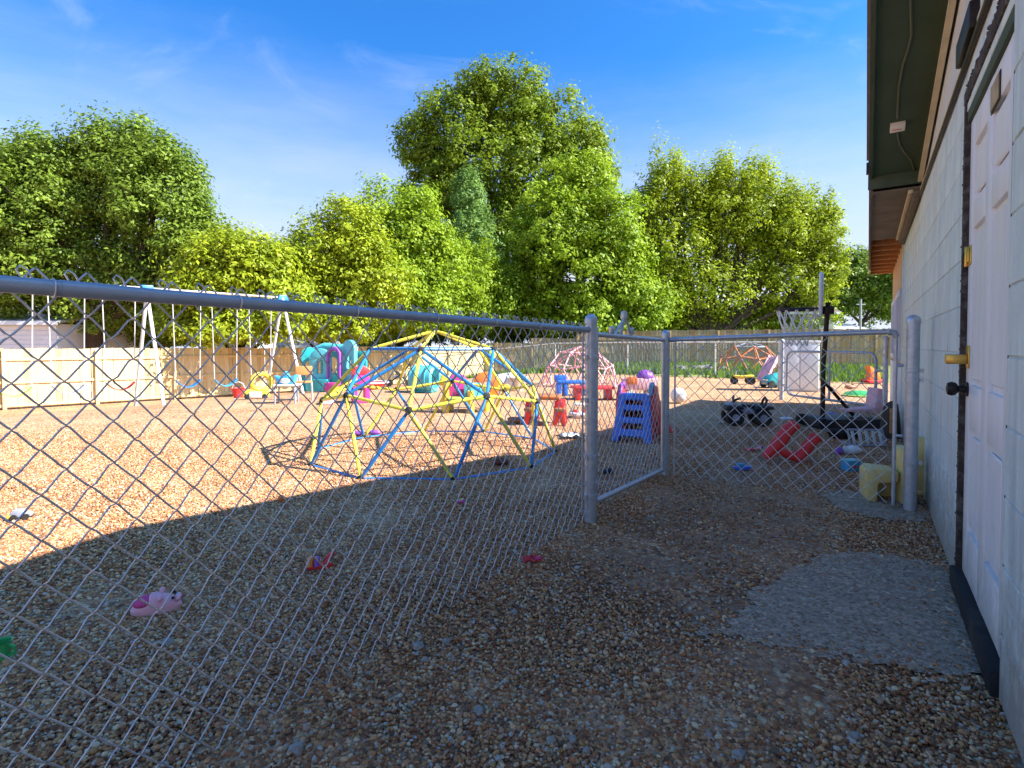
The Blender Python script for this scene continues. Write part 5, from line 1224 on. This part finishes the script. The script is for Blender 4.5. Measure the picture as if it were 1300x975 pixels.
# yellow chair by the fence post
t, k = small('toddler_chair', 'scuffed yellow plastic toddler seat against the fence by the wall', 'chair', 1117, 634, R(-20)); t.scale = (0.9, 0.9, 0.9)
w_ = 0.22
prim(t, 'seat', 'faded_yellow_plastic', 'plate', [(-w_ * 0.5, 0.0), (-w_ * 0.20, 0.0), (-w_ * 0.16, 0.14), (w_ * 0.40, 0.16), (w_ * 0.40, 0.24), (-w_ * 0.40, 0.25), (-w_ * 0.52, 0.22)], [], 0.22, bevel=0.016)
prim(t, 'back', 'faded_yellow_plastic', 'box', (0.145, 0, 0.20), (0.085, 0.235, 0.41), bevel=0.02)
prim(t, 'side_panel', 'faded_yellow_plastic', 'box', (0.03, 0.10, 0.08), (0.17, 0.03, 0.155), bevel=0.008)
t, k = small('yellow_post', 'upright yellow plastic piece leaning on the block wall behind the fence post', 'toy', 1169, 628, R(-34))
prim(t, 'slab', 'faded_yellow_plastic', 'box', (0, 0, 0.20), (0.08, 0.05, 0.41), (0, 0.03, 0), bevel=0.015); prim(t, 'foot', 'faded_yellow_plastic', 'box', (0, -0.002, 0.015), (0.11, 0.08, 0.03), bevel=0.008)
# light blue box, white bag, purple ball, blue bits
t, k = small('toy_box', 'light blue plastic box with a red knob in the shade', 'toy box', 1080, 598, R(8))
prim(t, 'body', 'sky_blue_plastic', 'box', (0, 0, 0.043), (0.12, 0.09, 0.086), bevel=0.012); prim(t, 'knob', 'red_plastic', 'ball', (0, -0.046, 0.045), 0.013, 8); prim(t, 'lid', 'light_teal_plastic', 'box', (0, 0, 0.09), (0.124, 0.094, 0.012), bevel=0.004)
t, k = small('white_bag', 'crumpled white plastic bag behind the light blue box', 'bag', 1083, 577)
cb_ = MB(); cb_.ball((0, 0, 0.04), (0.085, 0.06, 0.042), 12); cb_.v = [tuple(Vector(v) * (1 + 0.22 * mnoise.noise(Vector(v) * 28))) for v in cb_.v]; cb_.build('sheet', 'paper_white', t)
prim(t, 'handle', 'paper_white', 'tube', [(-0.05, 0, 0.06), (-0.08, 0, 0.085), (-0.1, 0.0, 0.05)], 0.008, 6)
t, k = small('toy_ball', 'purple ball in the shade beside the white bag', 'ball', 1065, 578)
prim(t, 'shell', 'purple_plastic', 'ball', (0, 0, 0.038), 0.040, 12); prim(t, 'plug', 'grey_plastic', 'ball', (0.0, -0.038, 0.045), 0.006, 6)
t, k = small('toy_boat', 'small blue plastic boat lying left of the red forked piece', 'toy', 942, 596, R(5))
prim(t, 'hull', 'blue_plastic', 'plate', [(-0.08, 0.03), (-0.05, 0.0), (0.05, 0.0), (0.085, 0.035)], [], 0.05, bevel=0.008); prim(t, 'cabin', 'sky_blue_plastic', 'box', (-0.01, 0, 0.045), (0.06, 0.035, 0.025), bevel=0.006)
t, k = small('toy_shovel', 'pink and red toy shovel lying on the gravel', 'toy shovel', 955, 573, R(12))
prim(t, 'blade', 'red_plastic', 'ball', (-0.03, 0, 0.02), (0.06, 0.035, 0.016), 9); prim(t, 'shaft', 'pink_plastic', 'tube', [(0.02, 0, 0.02), (0.12, 0.02, 0.035)], 0.010, 8); prim(t, 'grip', 'purple_plastic', 'tube', [(0.115, 0.0, 0.035), (0.13, 0.05, 0.036)], 0.011, 8)
t, k = small('toy_truck', 'small bright blue toy truck near the hoop pole', 'toy', 1053, 531, R(-15))
prim(t, 'bed', 'blue_plastic', 'box', (0.03, 0, 0.05), (0.13, 0.08, 0.05), bevel=0.01); prim(t, 'cab', 'sky_blue_plastic', 'box', (-0.065, 0, 0.06), (0.055, 0.075, 0.075), bevel=0.012)
for a in (-0.06, 0.06): prim(t, 'wheel', 'black_rubber', 'lathe', [(0.022, -0.05), (0.022, 0.05)], 12, Matrix.Translation((a, 0, 0.022)) @ Matrix.Rotation(R(90), 4, 'X'))
t, k = small('white_saucer', 'flat white plastic toy lid between the grey quad and the hoop', 'toy', 998, 533, R(8))
prim(t, 'disc', 'white_plastic', 'lathe', [(0.075, 0), (0.085, 0.02), (0.06, 0.035), (0.01, 0.04)], 18); prim(t, 'knob', 'grey_plastic', 'ball', (0, 0, 0.046), 0.014, 8)
# ride-on quad
t, k = small('toy_quad', 'black and grey toy quad bike on the shaded gravel', 'toy quad', 947, 539, R(-8))
for x_ in (-0.17, 0.17):
    for y_ in (-0.13, 0.13):
        wh = prim(t, 'wheel', 'black_rubber', 'lathe', [(0.05, -0.045), (0.10, -0.05), (0.112, -0.03), (0.112, 0.03), (0.10, 0.05), (0.05, 0.045)], 18, Matrix.Translation((x_, y_, 0.11)) @ Matrix.Rotation(R(90), 4, 'X'))
        prim(wh, 'rim', 'grey_plastic', 'lathe', [(0.045, -0.052), (0.045, 0.052)], 12, Matrix.Translation((x_, y_, 0.11)) @ Matrix.Rotation(R(90), 4, 'X'))
prim(t, 'body', 'grey_plastic', 'plate', [(-0.26, 0.16), (-0.10, 0.15), (0.10, 0.15), (0.27, 0.20), (0.24, 0.24), (0.08, 0.21), (-0.08, 0.24), (-0.20, 0.30), (-0.28, 0.24)], [], 0.17, bevel=0.02)
for x_ in (-0.18, 0.19): prim(t, 'fender', 'black_plastic', 'plate', [(x_ - 0.13, 0.20), (x_ + 0.12, 0.22), (x_ + 0.09, 0.26), (x_ - 0.09, 0.26)], [], 0.34, bevel=0.015)
prim(t, 'seat', 'black_rubber', 'box', (0.05, 0, 0.235), (0.20, 0.12, 0.05), (0, 0.1, 0), bevel=0.018)
prim(t, 'handlebar', 'black_metal', 'tube', [(-0.12, -0.15, 0.36), (-0.15, -0.06, 0.33), (-0.16, 0, 0.30), (-0.15, 0.06, 0.33), (-0.12, 0.15, 0.36)], 0.016, 8)
prim(t, 'back_rest', 'black_plastic', 'tube', [(0.20, -0.07, 0.22), (0.235, -0.07, 0.33), (0.235, 0.0, 0.36), (0.235, 0.07, 0.33), (0.20, 0.07, 0.22)], 0.016, 8)
# pink seat on a metal frame, chrome rack, log
t, k = small('pink_ride_seat', 'faded pink plastic seat on a bare metal frame beside the wall', 'toy seat', 1094, 543, R(0))
prim(t, 'seat', 'pale_pink_plastic', 'plate', [(-0.22, 0.21), (0.10, 0.20), (0.20, 0.24), (0.19, 0.50), (0.13, 0.51), (0.10, 0.27), (0.02, 0.255), (-0.22, 0.245)], [], 0.20, bevel=0.012)
for s in (-1, 1):
    prim(t, 'leg', 'galvanised', 'tube', [(-0.12, 0.09 * s, 0.21), (-0.22, 0.10 * s, 0.0)], 0.011, 8); prim(t, 'leg', 'galvanised', 'tube', [(0.02, 0.09 * s, 0.21), (0.16, 0.10 * s, 0.0)], 0.011, 8)
prim(t, 'crossbar', 'galvanised', 'tube', [(-0.18, -0.1, 0.08), (-0.18, 0.1, 0.08)], 0.010, 8)
t, k = small('wire_rack', 'grey slatted metal rack lying on its side in front of the pink seat', 'rack', 1098, 566, R(-6))
for i in range(5): prim(t, 'slat', 'galvanised', 'box', (-0.13 + i * 0.065, -0.03 - 0.004 * i, 0.085), (0.030, 0.014, 0.16), (R(-24), 0, 0), bevel=0.003)
prim(t, 'top_bar', 'grey_plastic', 'tube', [(-0.18, 0.0, 0.165), (0.17, 0.0, 0.165)], 0.012, 8); prim(t, 'foot_bar', 'grey_plastic', 'tube', [(-0.18, -0.07, 0.014), (0.17, -0.07, 0.014)], 0.012, 8)
for s in (-0.175, 0.165): prim(t, 'side_bar', 'grey_plastic', 'tube', [(s, 0, 0.165), (s, -0.07, 0.014), (s, 0.12, 0.02)], 0.010, 8)
t, k = small('tyre_scrap', 'black rubber tub lying between the rack and the hoop base', 'tub', 1070, 556, R(0))
prim(t, 'wall', 'black_rubber', 'lathe', [(0.13, 0.0), (0.17, 0.07), (0.18, 0.075), (0.16, 0.07), (0.12, 0.01)], 20); prim(t, 'handle', 'grey_plastic', 'tube', [(-0.17, 0, 0.07), (-0.20, 0, 0.09), (-0.17, 0.06, 0.07)], 0.010, 6)
t, k = small('tree_stump', 'broken brown log standing against the building corner', 'log', 1130, 556, R(20))
lg = MB(); lg.lathe([(0.10, 0), (0.095, 0.10), (0.085, 0.24), (0.07, 0.36), (0.03, 0.40)], 14); lg.v = [(x_ * (1 + 0.2 * mnoise.noise((x_ * 20, y_ * 20, z_ * 6))), y_, z_ + (x_ * 0.5 if z_ > 0.3 else 0)) for x_, y_, z_ in lg.v]
lg.build('wood', 'bark', t); prim(t, 'split_face', 'raw_wood', 'box', (-0.055, -0.045, 0.20), (0.06, 0.03, 0.28), (0, 0.1, 0.6), bevel=0.006)
# far right, in the sun
t, k = small('ride_on_car', 'teal ride-on toy car with a cream hood in the sun by the gate post', 'toy car', 982, 492, R(-170))
prim(t, 'body', 'teal_plastic', 'plate', [(-0.24, 0.06), (0.24, 0.06), (0.27, 0.16), (0.12, 0.30), (-0.14, 0.36), (-0.24, 0.34), (-0.22, 0.2)], [], 0.30, bevel=0.03); prim(t, 'hood', 'beige_plastic', 'box', (0.16, 0, 0.14), (0.2, 0.26, 0.12), bevel=0.03)
for x_ in (-0.17, 0.17):
    for y_ in (-0.15, 0.15): prim(t, 'wheel', 'black_rubber', 'lathe', [(0.09, -0.03), (0.09, 0.03)], 16, Matrix.Translation((x_, y_, 0.09)) @ Matrix.Rotation(R(90), 4, 'X'))
prim(t, 'steering_column', 'brown_plastic', 'tube', [(0.05, 0, 0.3), (-0.02, 0, 0.48)], 0.02, 8)
t, k = small('ride_on_trike', 'yellow and black toy trike in the sun beyond the shade', 'toy trike', 942, 488, R(170))
prim(t, 'seat', 'yellow_plastic', 'plate', [(-0.3, 0.18), (0.16, 0.16), (0.22, 0.24), (0.10, 0.24), (-0.05, 0.24), (-0.28, 0.26)], [], 0.16, bevel=0.02)
for x_, y_ in ((0.2, 0), (-0.2, 0.14), (-0.2, -0.14)): prim(t, 'wheel', 'black_rubber', 'lathe', [(0.1, -0.03), (0.1, 0.03)], 14, Matrix.Translation((x_, y_, 0.1)) @ Matrix.Rotation(R(90), 4, 'X'))
prim(t, 'fork', 'grey_plastic', 'tube', [(0.2, 0, 0.1), (0.15, 0, 0.36)], 0.02, 8); prim(t, 'handlebar', 'grey_plastic', 'tube', [(0.14, -0.14, 0.36), (0.14, 0.14, 0.36)], 0.016, 8)
t, k = small('toy_slide', 'pale pink toy slide leaning beyond the gate post in the sun', 'slide', 975, 484, R(25))
prim(t, 'bed', 'pale_pink_plastic', 'box', (0, 0, 0.36), (0.85, 0.28, 0.05), (0, -0.95, 0), bevel=0.015)
for s in (-1, 1): prim(t, 'side_rail', 'pale_pink_plastic', 'box', (0, 0.15 * s, 0.39), (0.85, 0.04, 0.11), (0, -0.95, 0), bevel=0.012)
t, k = small('red_rocker', 'red and orange rocking toy in the sun beyond the gate', 'rocking toy', 1108, 487, R(15))
prim(t, 'rocker', 'red_plastic', 'plate', [(-0.35, 0.12), (-0.2, 0.02), (0.2, 0.02), (0.35, 0.12), (0.2, 0.1), (-0.2, 0.1)], [], 0.25, bevel=0.02); prim(t, 'body', 'orange_plastic', 'plate', [(-0.2, 0.1), (0.2, 0.1), (0.16, 0.3), (0.05, 0.3), (-0.05, 0.42), (-0.2, 0.5), (-0.16, 0.3)], [], 0.16, bevel=0.02)
t, k = small('green_turtle_lid', 'green plastic sandbox lid in the sun beyond the gate', 'lid', 1092, 503, R(0))
prim(t, 'shell', 'green_plastic', 'lathe', [(0.30, 0), (0.31, 0.03), (0.24, 0.08), (0.10, 0.11), (0.01, 0.115)], 20); prim(t, 'rim', 'lime_plastic', 'tube', [(0.31 * math.cos(a), 0.31 * math.sin(a), 0.02) for a in (2 * math.pi * i / 24 for i in range(24))], 0.015, 6, closed=True)
t, k = small('dark_shoe', 'small dark toy lump in the sun beyond the yard gate', 'toy', 1079, 494)
prim(t, 'body', 'brown_plastic', 'ball', (0, 0, 0.05), (0.13, 0.06, 0.05), 9); prim(t, 'knob', 'black_rubber', 'ball', (0.06, 0, 0.09), 0.03, 8)

# ------------------------------------------------------------------ toys in the sunny yard behind the dome
def legs4(par, m, w, d, h, r=0.02, z0=0.0):
    for a in (-1, 1):
        for b in (-1, 1): prim(par, 'leg', m, 'tube', [(a * w / 2, b * d / 2, z0), (a * w / 2 * 0.92, b * d / 2 * 0.92, h)], r, 8)
def child_chair(label, px, py, seat_m, leg_m, h=0.62, rz=0.0, w=0.3):
    t, k = small('child_chair', label, 'chair', px, py, rz)
    legs4(t, leg_m, w, w, h * 0.55, 0.016); prim(t, 'seat', seat_m, 'box', (0, 0, h * 0.56), (w, w, 0.03), bevel=0.008)
    prim(t, 'backrest', seat_m, 'box', (0, w / 2 - 0.01, h * 0.9), (w, 0.03, h * 0.28), bevel=0.01)
    for a in (-1, 1): prim(t, 'back_post', leg_m, 'tube', [(a * w * 0.42, w / 2, h * 0.55), (a * w * 0.42, w / 2 + 0.01, h)], 0.013, 8)
    return t
child_chair('wooden child chair with pale legs in front of the teal playhouse', 386, 508, 'chair_wood', 'galvanised', 0.62, R(20))
child_chair('wooden child chair left of the two behind the dome', 549, 481, 'chair_wood', 'chair_wood', 0.95, R(-10), 0.36)
child_chair('wooden child chair near the yellow playset behind the dome', 588, 479, 'chair_wood', 'chair_wood', 0.95, R(10), 0.36)
t, k = small('toy_table', 'little metal legged table with a blue and white toy on top', 'table', 364, 512, R(10))
legs4(t, 'grey_plastic', 0.34, 0.26, 0.32, 0.014); prim(t, 'tabletop', 'white_plastic', 'box', (0, 0, 0.33), (0.40, 0.30, 0.03), bevel=0.008)
q, k = small('blue_toy', 'blue and white toy standing on the little metal legged table', 'toy', 364, 512, 0)
q.location.z += 0.346; prim(q, 'body', 'sky_blue_plastic', 'plate', [(-0.14, 0), (0.14, 0), (0.2, 0.18), (0.06, 0.12), (0, 0.24), (-0.08, 0.12), (-0.2, 0.16)], [], 0.14, bevel=0.02); prim(q, 'face', 'white_plastic', 'ball', (0, -0.07, 0.06), (0.09, 0.03, 0.05), 8)
t, k = small('red_bucket', 'red plastic bucket on the ground below the right bay swings', 'bucket', 303, 505, 0)
prim(t, 'tub', 'red_plastic', 'lathe', [(0.10, 0), (0.15, 0.22), (0.16, 0.22), (0.14, 0.20), (0.09, 0.01)], 16); prim(t, 'handle', 'white_plastic', 'tube', [(-0.15, 0, 0.21), (-0.1, 0, 0.32), (0, 0, 0.36), (0.1, 0, 0.32), (0.15, 0, 0.21)], 0.010, 6)
t, k = small('toy_wagon', 'yellow and white toy wagon next to the red bucket by the fence', 'toy wagon', 326, 506, R(15)); t.scale = (0.58, 0.58, 0.62)
prim(t, 'bed', 'yellow_plastic', 'plate', [(-0.42, 0.06), (0.42, 0.06), (0.34, 0.30), (0.10, 0.30), (0.06, 0.18), (-0.10, 0.18), (-0.16, 0.30), (-0.36, 0.28)], [], 0.34, bevel=0.02); prim(t, 'side', 'white_plastic', 'box', (0.0, -0.19, 0.14), (0.40, 0.03, 0.18), bevel=0.02)
for a in (-0.28, 0.28): prim(t, 'wheel', 'black_rubber', 'lathe', [(0.08, -0.20), (0.08, 0.20)], 14, Matrix.Translation((a, 0, 0.08)) @ Matrix.Rotation(R(90), 4, 'X'))
t, k = small('toy_slide', 'small yellow and pink toy slide with red top left of the dome', 'slide', 438, 512, R(25))
prim(t, 'bed', 'yellow_plastic', 'box', (-0.06, 0, 0.24), (0.62, 0.24, 0.05), (0, -0.55, 0), bevel=0.015)
for s in (-1, 1): prim(t, 'side_rail', 'yellow_plastic', 'box', (-0.06, 0.13 * s, 0.27), (0.62, 0.035, 0.10), (0, -0.55, 0), bevel=0.012)
prim(t, 'tower', 'magenta_plastic', 'plate', rrect(0.12, 0, 0.42, 0.50, 0.06), [arch(0.14, 0.06, 0.34, 0.27)], 0.26, bevel=0.015); prim(t, 'top', 'red_plastic', 'plate', [(0.1, 0.505), (0.46, 0.505), (0.42, 0.62), (0.28, 0.70), (0.14, 0.62)], [], 0.1, bevel=0.015)
prim(t, 'base', 'pale_pink_plastic', 'box', (-0.30, 0, 0.05), (0.2, 0.28, 0.10), bevel=0.02)
t, k = small('red_sled', 'red and white plastic sled tray behind the climbing dome', 'sled', 470, 494, R(10))
prim(t, 'tray', 'red_plastic', 'lathe', [(0.30, 0.04), (0.42, 0.16), (0.44, 0.16), (0.32, 0.02)], 20); prim(t, 'rim', 'white_plastic', 'tube', [(0.43 * math.cos(a), 0.43 * math.sin(a), 0.165) for a in (2 * math.pi * i / 24 for i in range(24))], 0.02, 6, closed=True)
t, k = small('ride_on_bike', 'blue and white ride-on toy behind the red sled', 'ride-on toy', 487, 483, R(-12))
prim(t, 'body', 'sky_blue_plastic', 'plate', [(-0.36, 0.14), (0.30, 0.14), (0.40, 0.30), (0.22, 0.36), (0.05, 0.28), (-0.16, 0.40), (-0.34, 0.34)], [], 0.22, bevel=0.03); prim(t, 'panel', 'white_plastic', 'box', (0.0, -0.12, 0.22), (0.3, 0.02, 0.1), bevel=0.01)
for a in (-0.24, 0.24): prim(t, 'wheel', 'black_rubber', 'lathe', [(0.12, -0.14), (0.12, 0.14)], 14, Matrix.Translation((a, 0, 0.12)) @ Matrix.Rotation(R(90), 4, 'X'))
t, k = small('doll_stroller', 'grey doll stroller seen through the left side of the dome', 'stroller', 507, 490, R(10))
for s in (-1, 1):
    prim(t, 'frame', 'black_metal', 'tube', [(-0.26, 0.15 * s, 0.08), (0.1, 0.15 * s, 0.36), (0.28, 0.15 * s, 0.58)], 0.016, 8); prim(t, 'strut', 'black_metal', 'tube', [(0.24, 0.15 * s, 0.08), (-0.08, 0.15 * s, 0.40)], 0.016, 8)
    for a in (-0.25, 0.23): prim(t, 'wheel', 'black_rubber', 'lathe', [(0.08, -0.02), (0.08, 0.02)], 12, Matrix.Translation((a, 0.16 * s, 0.08)) @ Matrix.Rotation(R(90), 4, 'X'))
prim(t, 'seat', 'grey_plastic', 'plate', [(-0.14, 0.22), (0.08, 0.20), (0.20, 0.44), (0.16, 0.46), (0.05, 0.26), (-0.14, 0.27)], [], 0.26, bevel=0.01); prim(t, 'handle', 'black_metal', 'tube', [(0.28, -0.15, 0.58), (0.28, 0.15, 0.58)], 0.016, 8)
t, k = small('teal_tunnel', 'teal plastic barrel tunnel seen through the dome', 'play tunnel', 539, 498, R(-15))
prim(t, 'tube', 'light_teal_plastic', 'lathe', [(0.26, -0.28), (0.30, -0.24), (0.30, 0.24), (0.26, 0.28), (0.22, 0.26), (0.22, -0.26)], 18, Matrix.Translation((0, 0, 0.30)) @ Matrix.Rotation(R(90), 4, 'Y')); prim(t, 'foot', 'teal_plastic', 'box', (0, 0, 0.03), (0.5, 0.36, 0.06), bevel=0.02)
for s in (-0.12, 0.12): prim(t, 'hoop', 'teal_plastic', 'tube', [(s, 0.305 * math.cos(a), 0.30 + 0.305 * math.sin(a)) for a in (2 * math.pi * i / 20 for i in range(20))], 0.02, 6, closed=True)
# yellow playset with slides and seats
t, k = small('play_centre', 'yellow toddler play centre with magenta, teal and orange panels behind the dome', 'playset', 590, 522, R(8))
for x_, y_, h_ in ((-0.30, -0.14, 0.46), (0.08, -0.24, 0.34), (0.34, -0.06, 0.40), (-0.22, 0.24, 0.46), (0.44, 0.30, 0.86)): prim(t, 'post', 'yellow_plastic', 'tube', [(x_, y_, 0), (x_, y_, h_)], [0.055, 0.05], 12)
prim(t, 'panel', 'magenta_plastic', 'plate', arch(0.36, 0.22, 0.60), [], 0.08, Matrix.Translation((-0.12, -0.04, 0)), bevel=0.015); prim(t, 'panel', 'light_teal_plastic', 'plate', rrect(-0.12, 0.20, 0.16, 0.46, 0.05), [], 0.08, Matrix.Translation((0.10, -0.16, 0)), bevel=0.015)
prim(t, 'panel', 'orange_plastic', 'plate', arch(0.40, 0.22, 0.62), [arch(0.14, 0.30, 0.46)], 0.08, Matrix.Translation((0.34, 0.04, 0)), bevel=0.015); prim(t, 'deck', 'lime_plastic', 'box', (0.08, -0.12, 0.22), (0.7, 0.34, 0.05), bevel=0.02)
prim(t, 'roof', 'yellow_plastic', 'plate', [(-0.42, 0.42), (-0.2, 0.40), (-0.24, 0.56), (-0.36, 0.58)], [], 0.2, bevel=0.02); prim(t, 'finial', 'lime_plastic', 'ball', (0.44, 0.30, 0.90), (0.10, 0.10, 0.14), 10)
t, k = small('white_barrel', 'white and beige plastic drums lying behind the yellow play centre', 'drum', 641, 496, R(0))
prim(t, 'body', 'white_plastic', 'lathe', [(0.17, -0.2), (0.20, -0.17), (0.20, 0.17), (0.17, 0.2)], 16, Matrix.Translation((0, 0, 0.2)) @ Matrix.Rotation(R(80), 4, 'Y')); prim(t, 'end_cap', 'beige_plastic', 'lathe', [(0.19, -0.03), (0.19, 0.03)], 16, Matrix.Translation((0.215, 0, 0.163)) @ Matrix.Rotation(R(80), 4, 'Y'))
t, k = small('beige_tub', 'round beige plastic tub right of the white drum', 'tub', 655, 496, R(0))
prim(t, 'bowl', 'beige_plastic', 'lathe', [(0.16, 0), (0.25, 0.30), (0.27, 0.31), (0.23, 0.28), (0.15, 0.02)], 18); prim(t, 'rim', 'white_plastic', 'tube', [(0.26 * math.cos(a), 0.26 * math.sin(a), 0.31) for a in (2 * math.pi * i / 24 for i in range(24))], 0.016, 6, closed=True)
t, k = small('yellow_table', 'low yellow toddler table right behind the dome', 'table', 632, 506, R(5))
prim(t, 'tabletop', 'yellow_plastic', 'box', (0, 0, 0.24), (0.46, 0.34, 0.05), bevel=0.02); prim(t, 'tray', 'orange_plastic', 'box', (0.02, 0, 0.275), (0.25, 0.2, 0.02), bevel=0.006); legs4(t, 'yellow_plastic', 0.36, 0.24, 0.23, 0.03)
# picnic table: brown top, red legs
t, k = small('picnic_table', 'brown toddler picnic table with red legs right of the dome', 'picnic table', 693, 538, R(-10))
prim(t, 'tabletop', 'brown_plastic', 'box', (0, 0, 0.36), (0.40, 0.34, 0.06), bevel=0.02)
for s in (-1, 1):
    prim(t, 'bench', 'brown_plastic', 'box', (s * 0.20, -0.02, 0.21), (0.13, 0.44, 0.05), bevel=0.015)
    prim(t, 'leg', 'red_plastic', 'plate', [(-0.09, 0), (-0.03, 0), (0.0, 0.12), (0.03, 0), (0.09, 0), (0.06, 0.32), (-0.06, 0.32)], [], 0.06, Matrix.Translation((s * 0.19, -0.12, 0)), bevel=0.012); prim(t, 'leg', 'red_plastic', 'plate', [(-0.09, 0), (-0.03, 0), (0.0, 0.12), (0.03, 0), (0.09, 0), (0.06, 0.32), (-0.06, 0.32)], [], 0.06, Matrix.Translation((s * 0.19, 0.12, 0)), bevel=0.012)
prim(t, 'bench_edge', 'orange_plastic', 'box', (0.0, -0.185, 0.37), (0.36, 0.03, 0.03), bevel=0.008)
# blue bench and red table under the pink dome
t, k = small('blue_bench', 'blue plastic toddler bench beside the pink dome', 'bench', 722, 502, R(6))
prim(t, 'seat', 'blue_plastic', 'box', (0.05, 0, 0.28), (0.62, 0.26, 0.07), bevel=0.02)
for x_ in (-0.22, -0.08, 0.30): prim(t, 'leg', 'blue_plastic', 'box', (x_, 0, 0.125), (0.09, 0.24, 0.245), bevel=0.02)
prim(t, 'backrest', 'blue_plastic', 'box', (-0.16, 0.10, 0.36), (0.26, 0.05, 0.12), bevel=0.015)
t, k = small('red_table', 'low red plastic table in front of the pink dome', 'table', 752, 507, R(4))
prim(t, 'tabletop', 'red_plastic', 'box', (0, 0, 0.23), (0.80, 0.40, 0.06), bevel=0.02)
for s in (-1, 1): prim(t, 'leg', 'red_plastic', 'box', (s * 0.3, 0, 0.10), (0.10, 0.34, 0.20), bevel=0.02)
prim(t, 'basin', 'deep_pink_lining', 'box', (-0.1, 0, 0.262), (0.3, 0.24, 0.02), bevel=0.005)
t, k = small('white_walker', 'white and red baby walker left of the round post', 'toy', 738, 530, R(0))
prim(t, 'frame', 'white_plastic', 'tube', [(0.16 * math.cos(a), 0.12 * math.sin(a), 0.05) for a in (2 * math.pi * i / 16 for i in range(16))], 0.03, 8, closed=True); prim(t, 'tray', 'white_plastic', 'box', (0, 0, 0.19), (0.22, 0.12, 0.03), bevel=0.01)
for s in (-1, 1): prim(t, 'leg', 'white_plastic', 'tube', [(0.13 * s, 0.02, 0.05), (0.09 * s, 0, 0.19)], 0.014, 6); 
prim(t, 'toy_bar', 'red_plastic', 'ball', (0.05, -0.05, 0.10), (0.06, 0.03, 0.03), 8); prim(t, 'toy_bar', 'red_plastic', 'ball', (-0.08, -0.04, 0.09), (0.04, 0.03, 0.03), 8)
t, k = small('paper_sheet', 'crumpled white sheet on the sunny gravel left of the round post', 'litter', 724, 557, R(10))
ps_ = MB(); ps_.add([(i * 0.05 - 0.1, j * 0.05 - 0.07, 0.015 + rng.uniform(0, 0.05)) for j in range(4) for i in range(5)], [(j * 5 + i, j * 5 + i + 1, (j + 1) * 5 + i + 1, (j + 1) * 5 + i) for j in range(3) for i in range(4)])
o = ps_.build('sheet', 'paper_white', t); o.modifiers.new('thickness', 'SOLIDIFY').thickness = 0.003; prim(t, 'fold', 'paper_white', 'box', (0.04, 0.02, 0.04), (0.09, 0.05, 0.03), (0.3, 0.2, 0.4), bevel=0.008)
t, k = small('stone_pile', 'dark crushed toy mat lying left of the picnic table', 'mat', 664, 537, R(0))
mt = MB(); mt.ball((0, 0, 0.04), (0.20, 0.10, 0.045), 12); mt.v = [tuple(Vector(v) * (1 + 0.25 * mnoise.noise(Vector(v) * 16))) for v in mt.v]; mt.build('mat', 'brown_plastic', t); prim(t, 'lime_ball', 'lime_plastic', 'ball', (0.02, -0.13, 0.03), 0.035, 9)
t, k = small('purple_sandal', 'purple shoe pair at the back feet of the dome', 'shoe', 465, 553, R(5))
for s in (-1, 1): prim(t, 'shoe', 'purple_plastic', 'ball', (0.09 * s, 0.02 * s, 0.03), (0.075, 0.035, 0.03), 9)
t, k = small('white_ball', 'white ball in the sun right of the blue ladder slide', 'ball', 861, 512)
prim(t, 'shell', 'white_plastic', 'ball', (0, 0, 0.14), 0.14, 14); prim(t, 'valve', 'grey_plastic', 'ball', (0.03, -0.13, 0.17), 0.012, 6)
t, k = small('pink_walker', 'pink and purple toy pram behind the blue ladder slide', 'toy', 812, 508, R(0))
prim(t, 'basket', 'pale_pink_plastic', 'plate', [(-0.28, 0.2), (0.26, 0.2), (0.34, 0.42), (-0.34, 0.42)], [], 0.3, bevel=0.02); prim(t, 'hood', 'purple_plastic', 'ball', (0.10, 0, 0.42), (0.18, 0.15, 0.16), 10)
for a in (-0.2, 0.2): prim(t, 'wheel', 'white_plastic', 'lathe', [(0.10, -0.17), (0.10, 0.17)], 14, Matrix.Translation((a, 0, 0.10)) @ Matrix.Rotation(R(90), 4, 'X'))
prim(t, 'flap', 'orange_plastic', 'box', (-0.18, -0.15, 0.38), (0.2, 0.03, 0.14), bevel=0.01)
t, k = small('red_cone', 'small red plastic piece at the right foot of the blue ladder slide', 'toy', 849, 549)
prim(t, 'base', 'red_plastic', 'box', (0, 0, 0.01), (0.10, 0.10, 0.02), bevel=0.004); prim(t, 'cone', 'red_plastic', 'lathe', [(0.04, 0.02), (0.012, 0.10), (0.004, 0.105)], 14)
t, k = small('black_toy', 'small black toy under the gate beside the round post', 'toy', 772, 606, R(20))
prim(t, 'body', 'black_plastic', 'ball', (0, 0, 0.03), (0.045, 0.03, 0.028), 9); prim(t, 'knob', 'red_plastic', 'ball', (-0.10, 0.03, 0.025), (0.03, 0.02, 0.022), 8)
# rubble beyond the middle fence
rp_ = at(880, 470, 21); rz0 = float(full_z(rp_.x, rp_.y))
rh = thing('rubble_heap', 'low heap of grey rubble lying on the grass by the back fence', 'rubble heap', (rp_.x, rp_.y, rz0))
for i in range(9):
    rr_ = random.Random(50 + i); s = rr_.uniform(0.12, 0.26)
    mb = MB(); mb.ball((0, 0, 0), 1.0, 7); mb.v = [tuple(Vector((a[0] * 1.4, a[1], a[2] * 0.6)) * s * (1 + 0.5 * mnoise.noise(Vector(a) * 1.7 + Vector((i * 5., 0, 0))))) for a in mb.v]
    o = mb.build('rubble_stone', 'rubble_grey', rh, smooth=False); o.location = ((i - 4) * 0.27, rr_.uniform(-.3, .3), s * 0.4); o.rotation_euler = (0, 0, rr_.uniform(0, 6))
print('objects', len(bpy.data.objects), 'tris', sum(len(m_.polygons) for m_ in bpy.data.meshes))
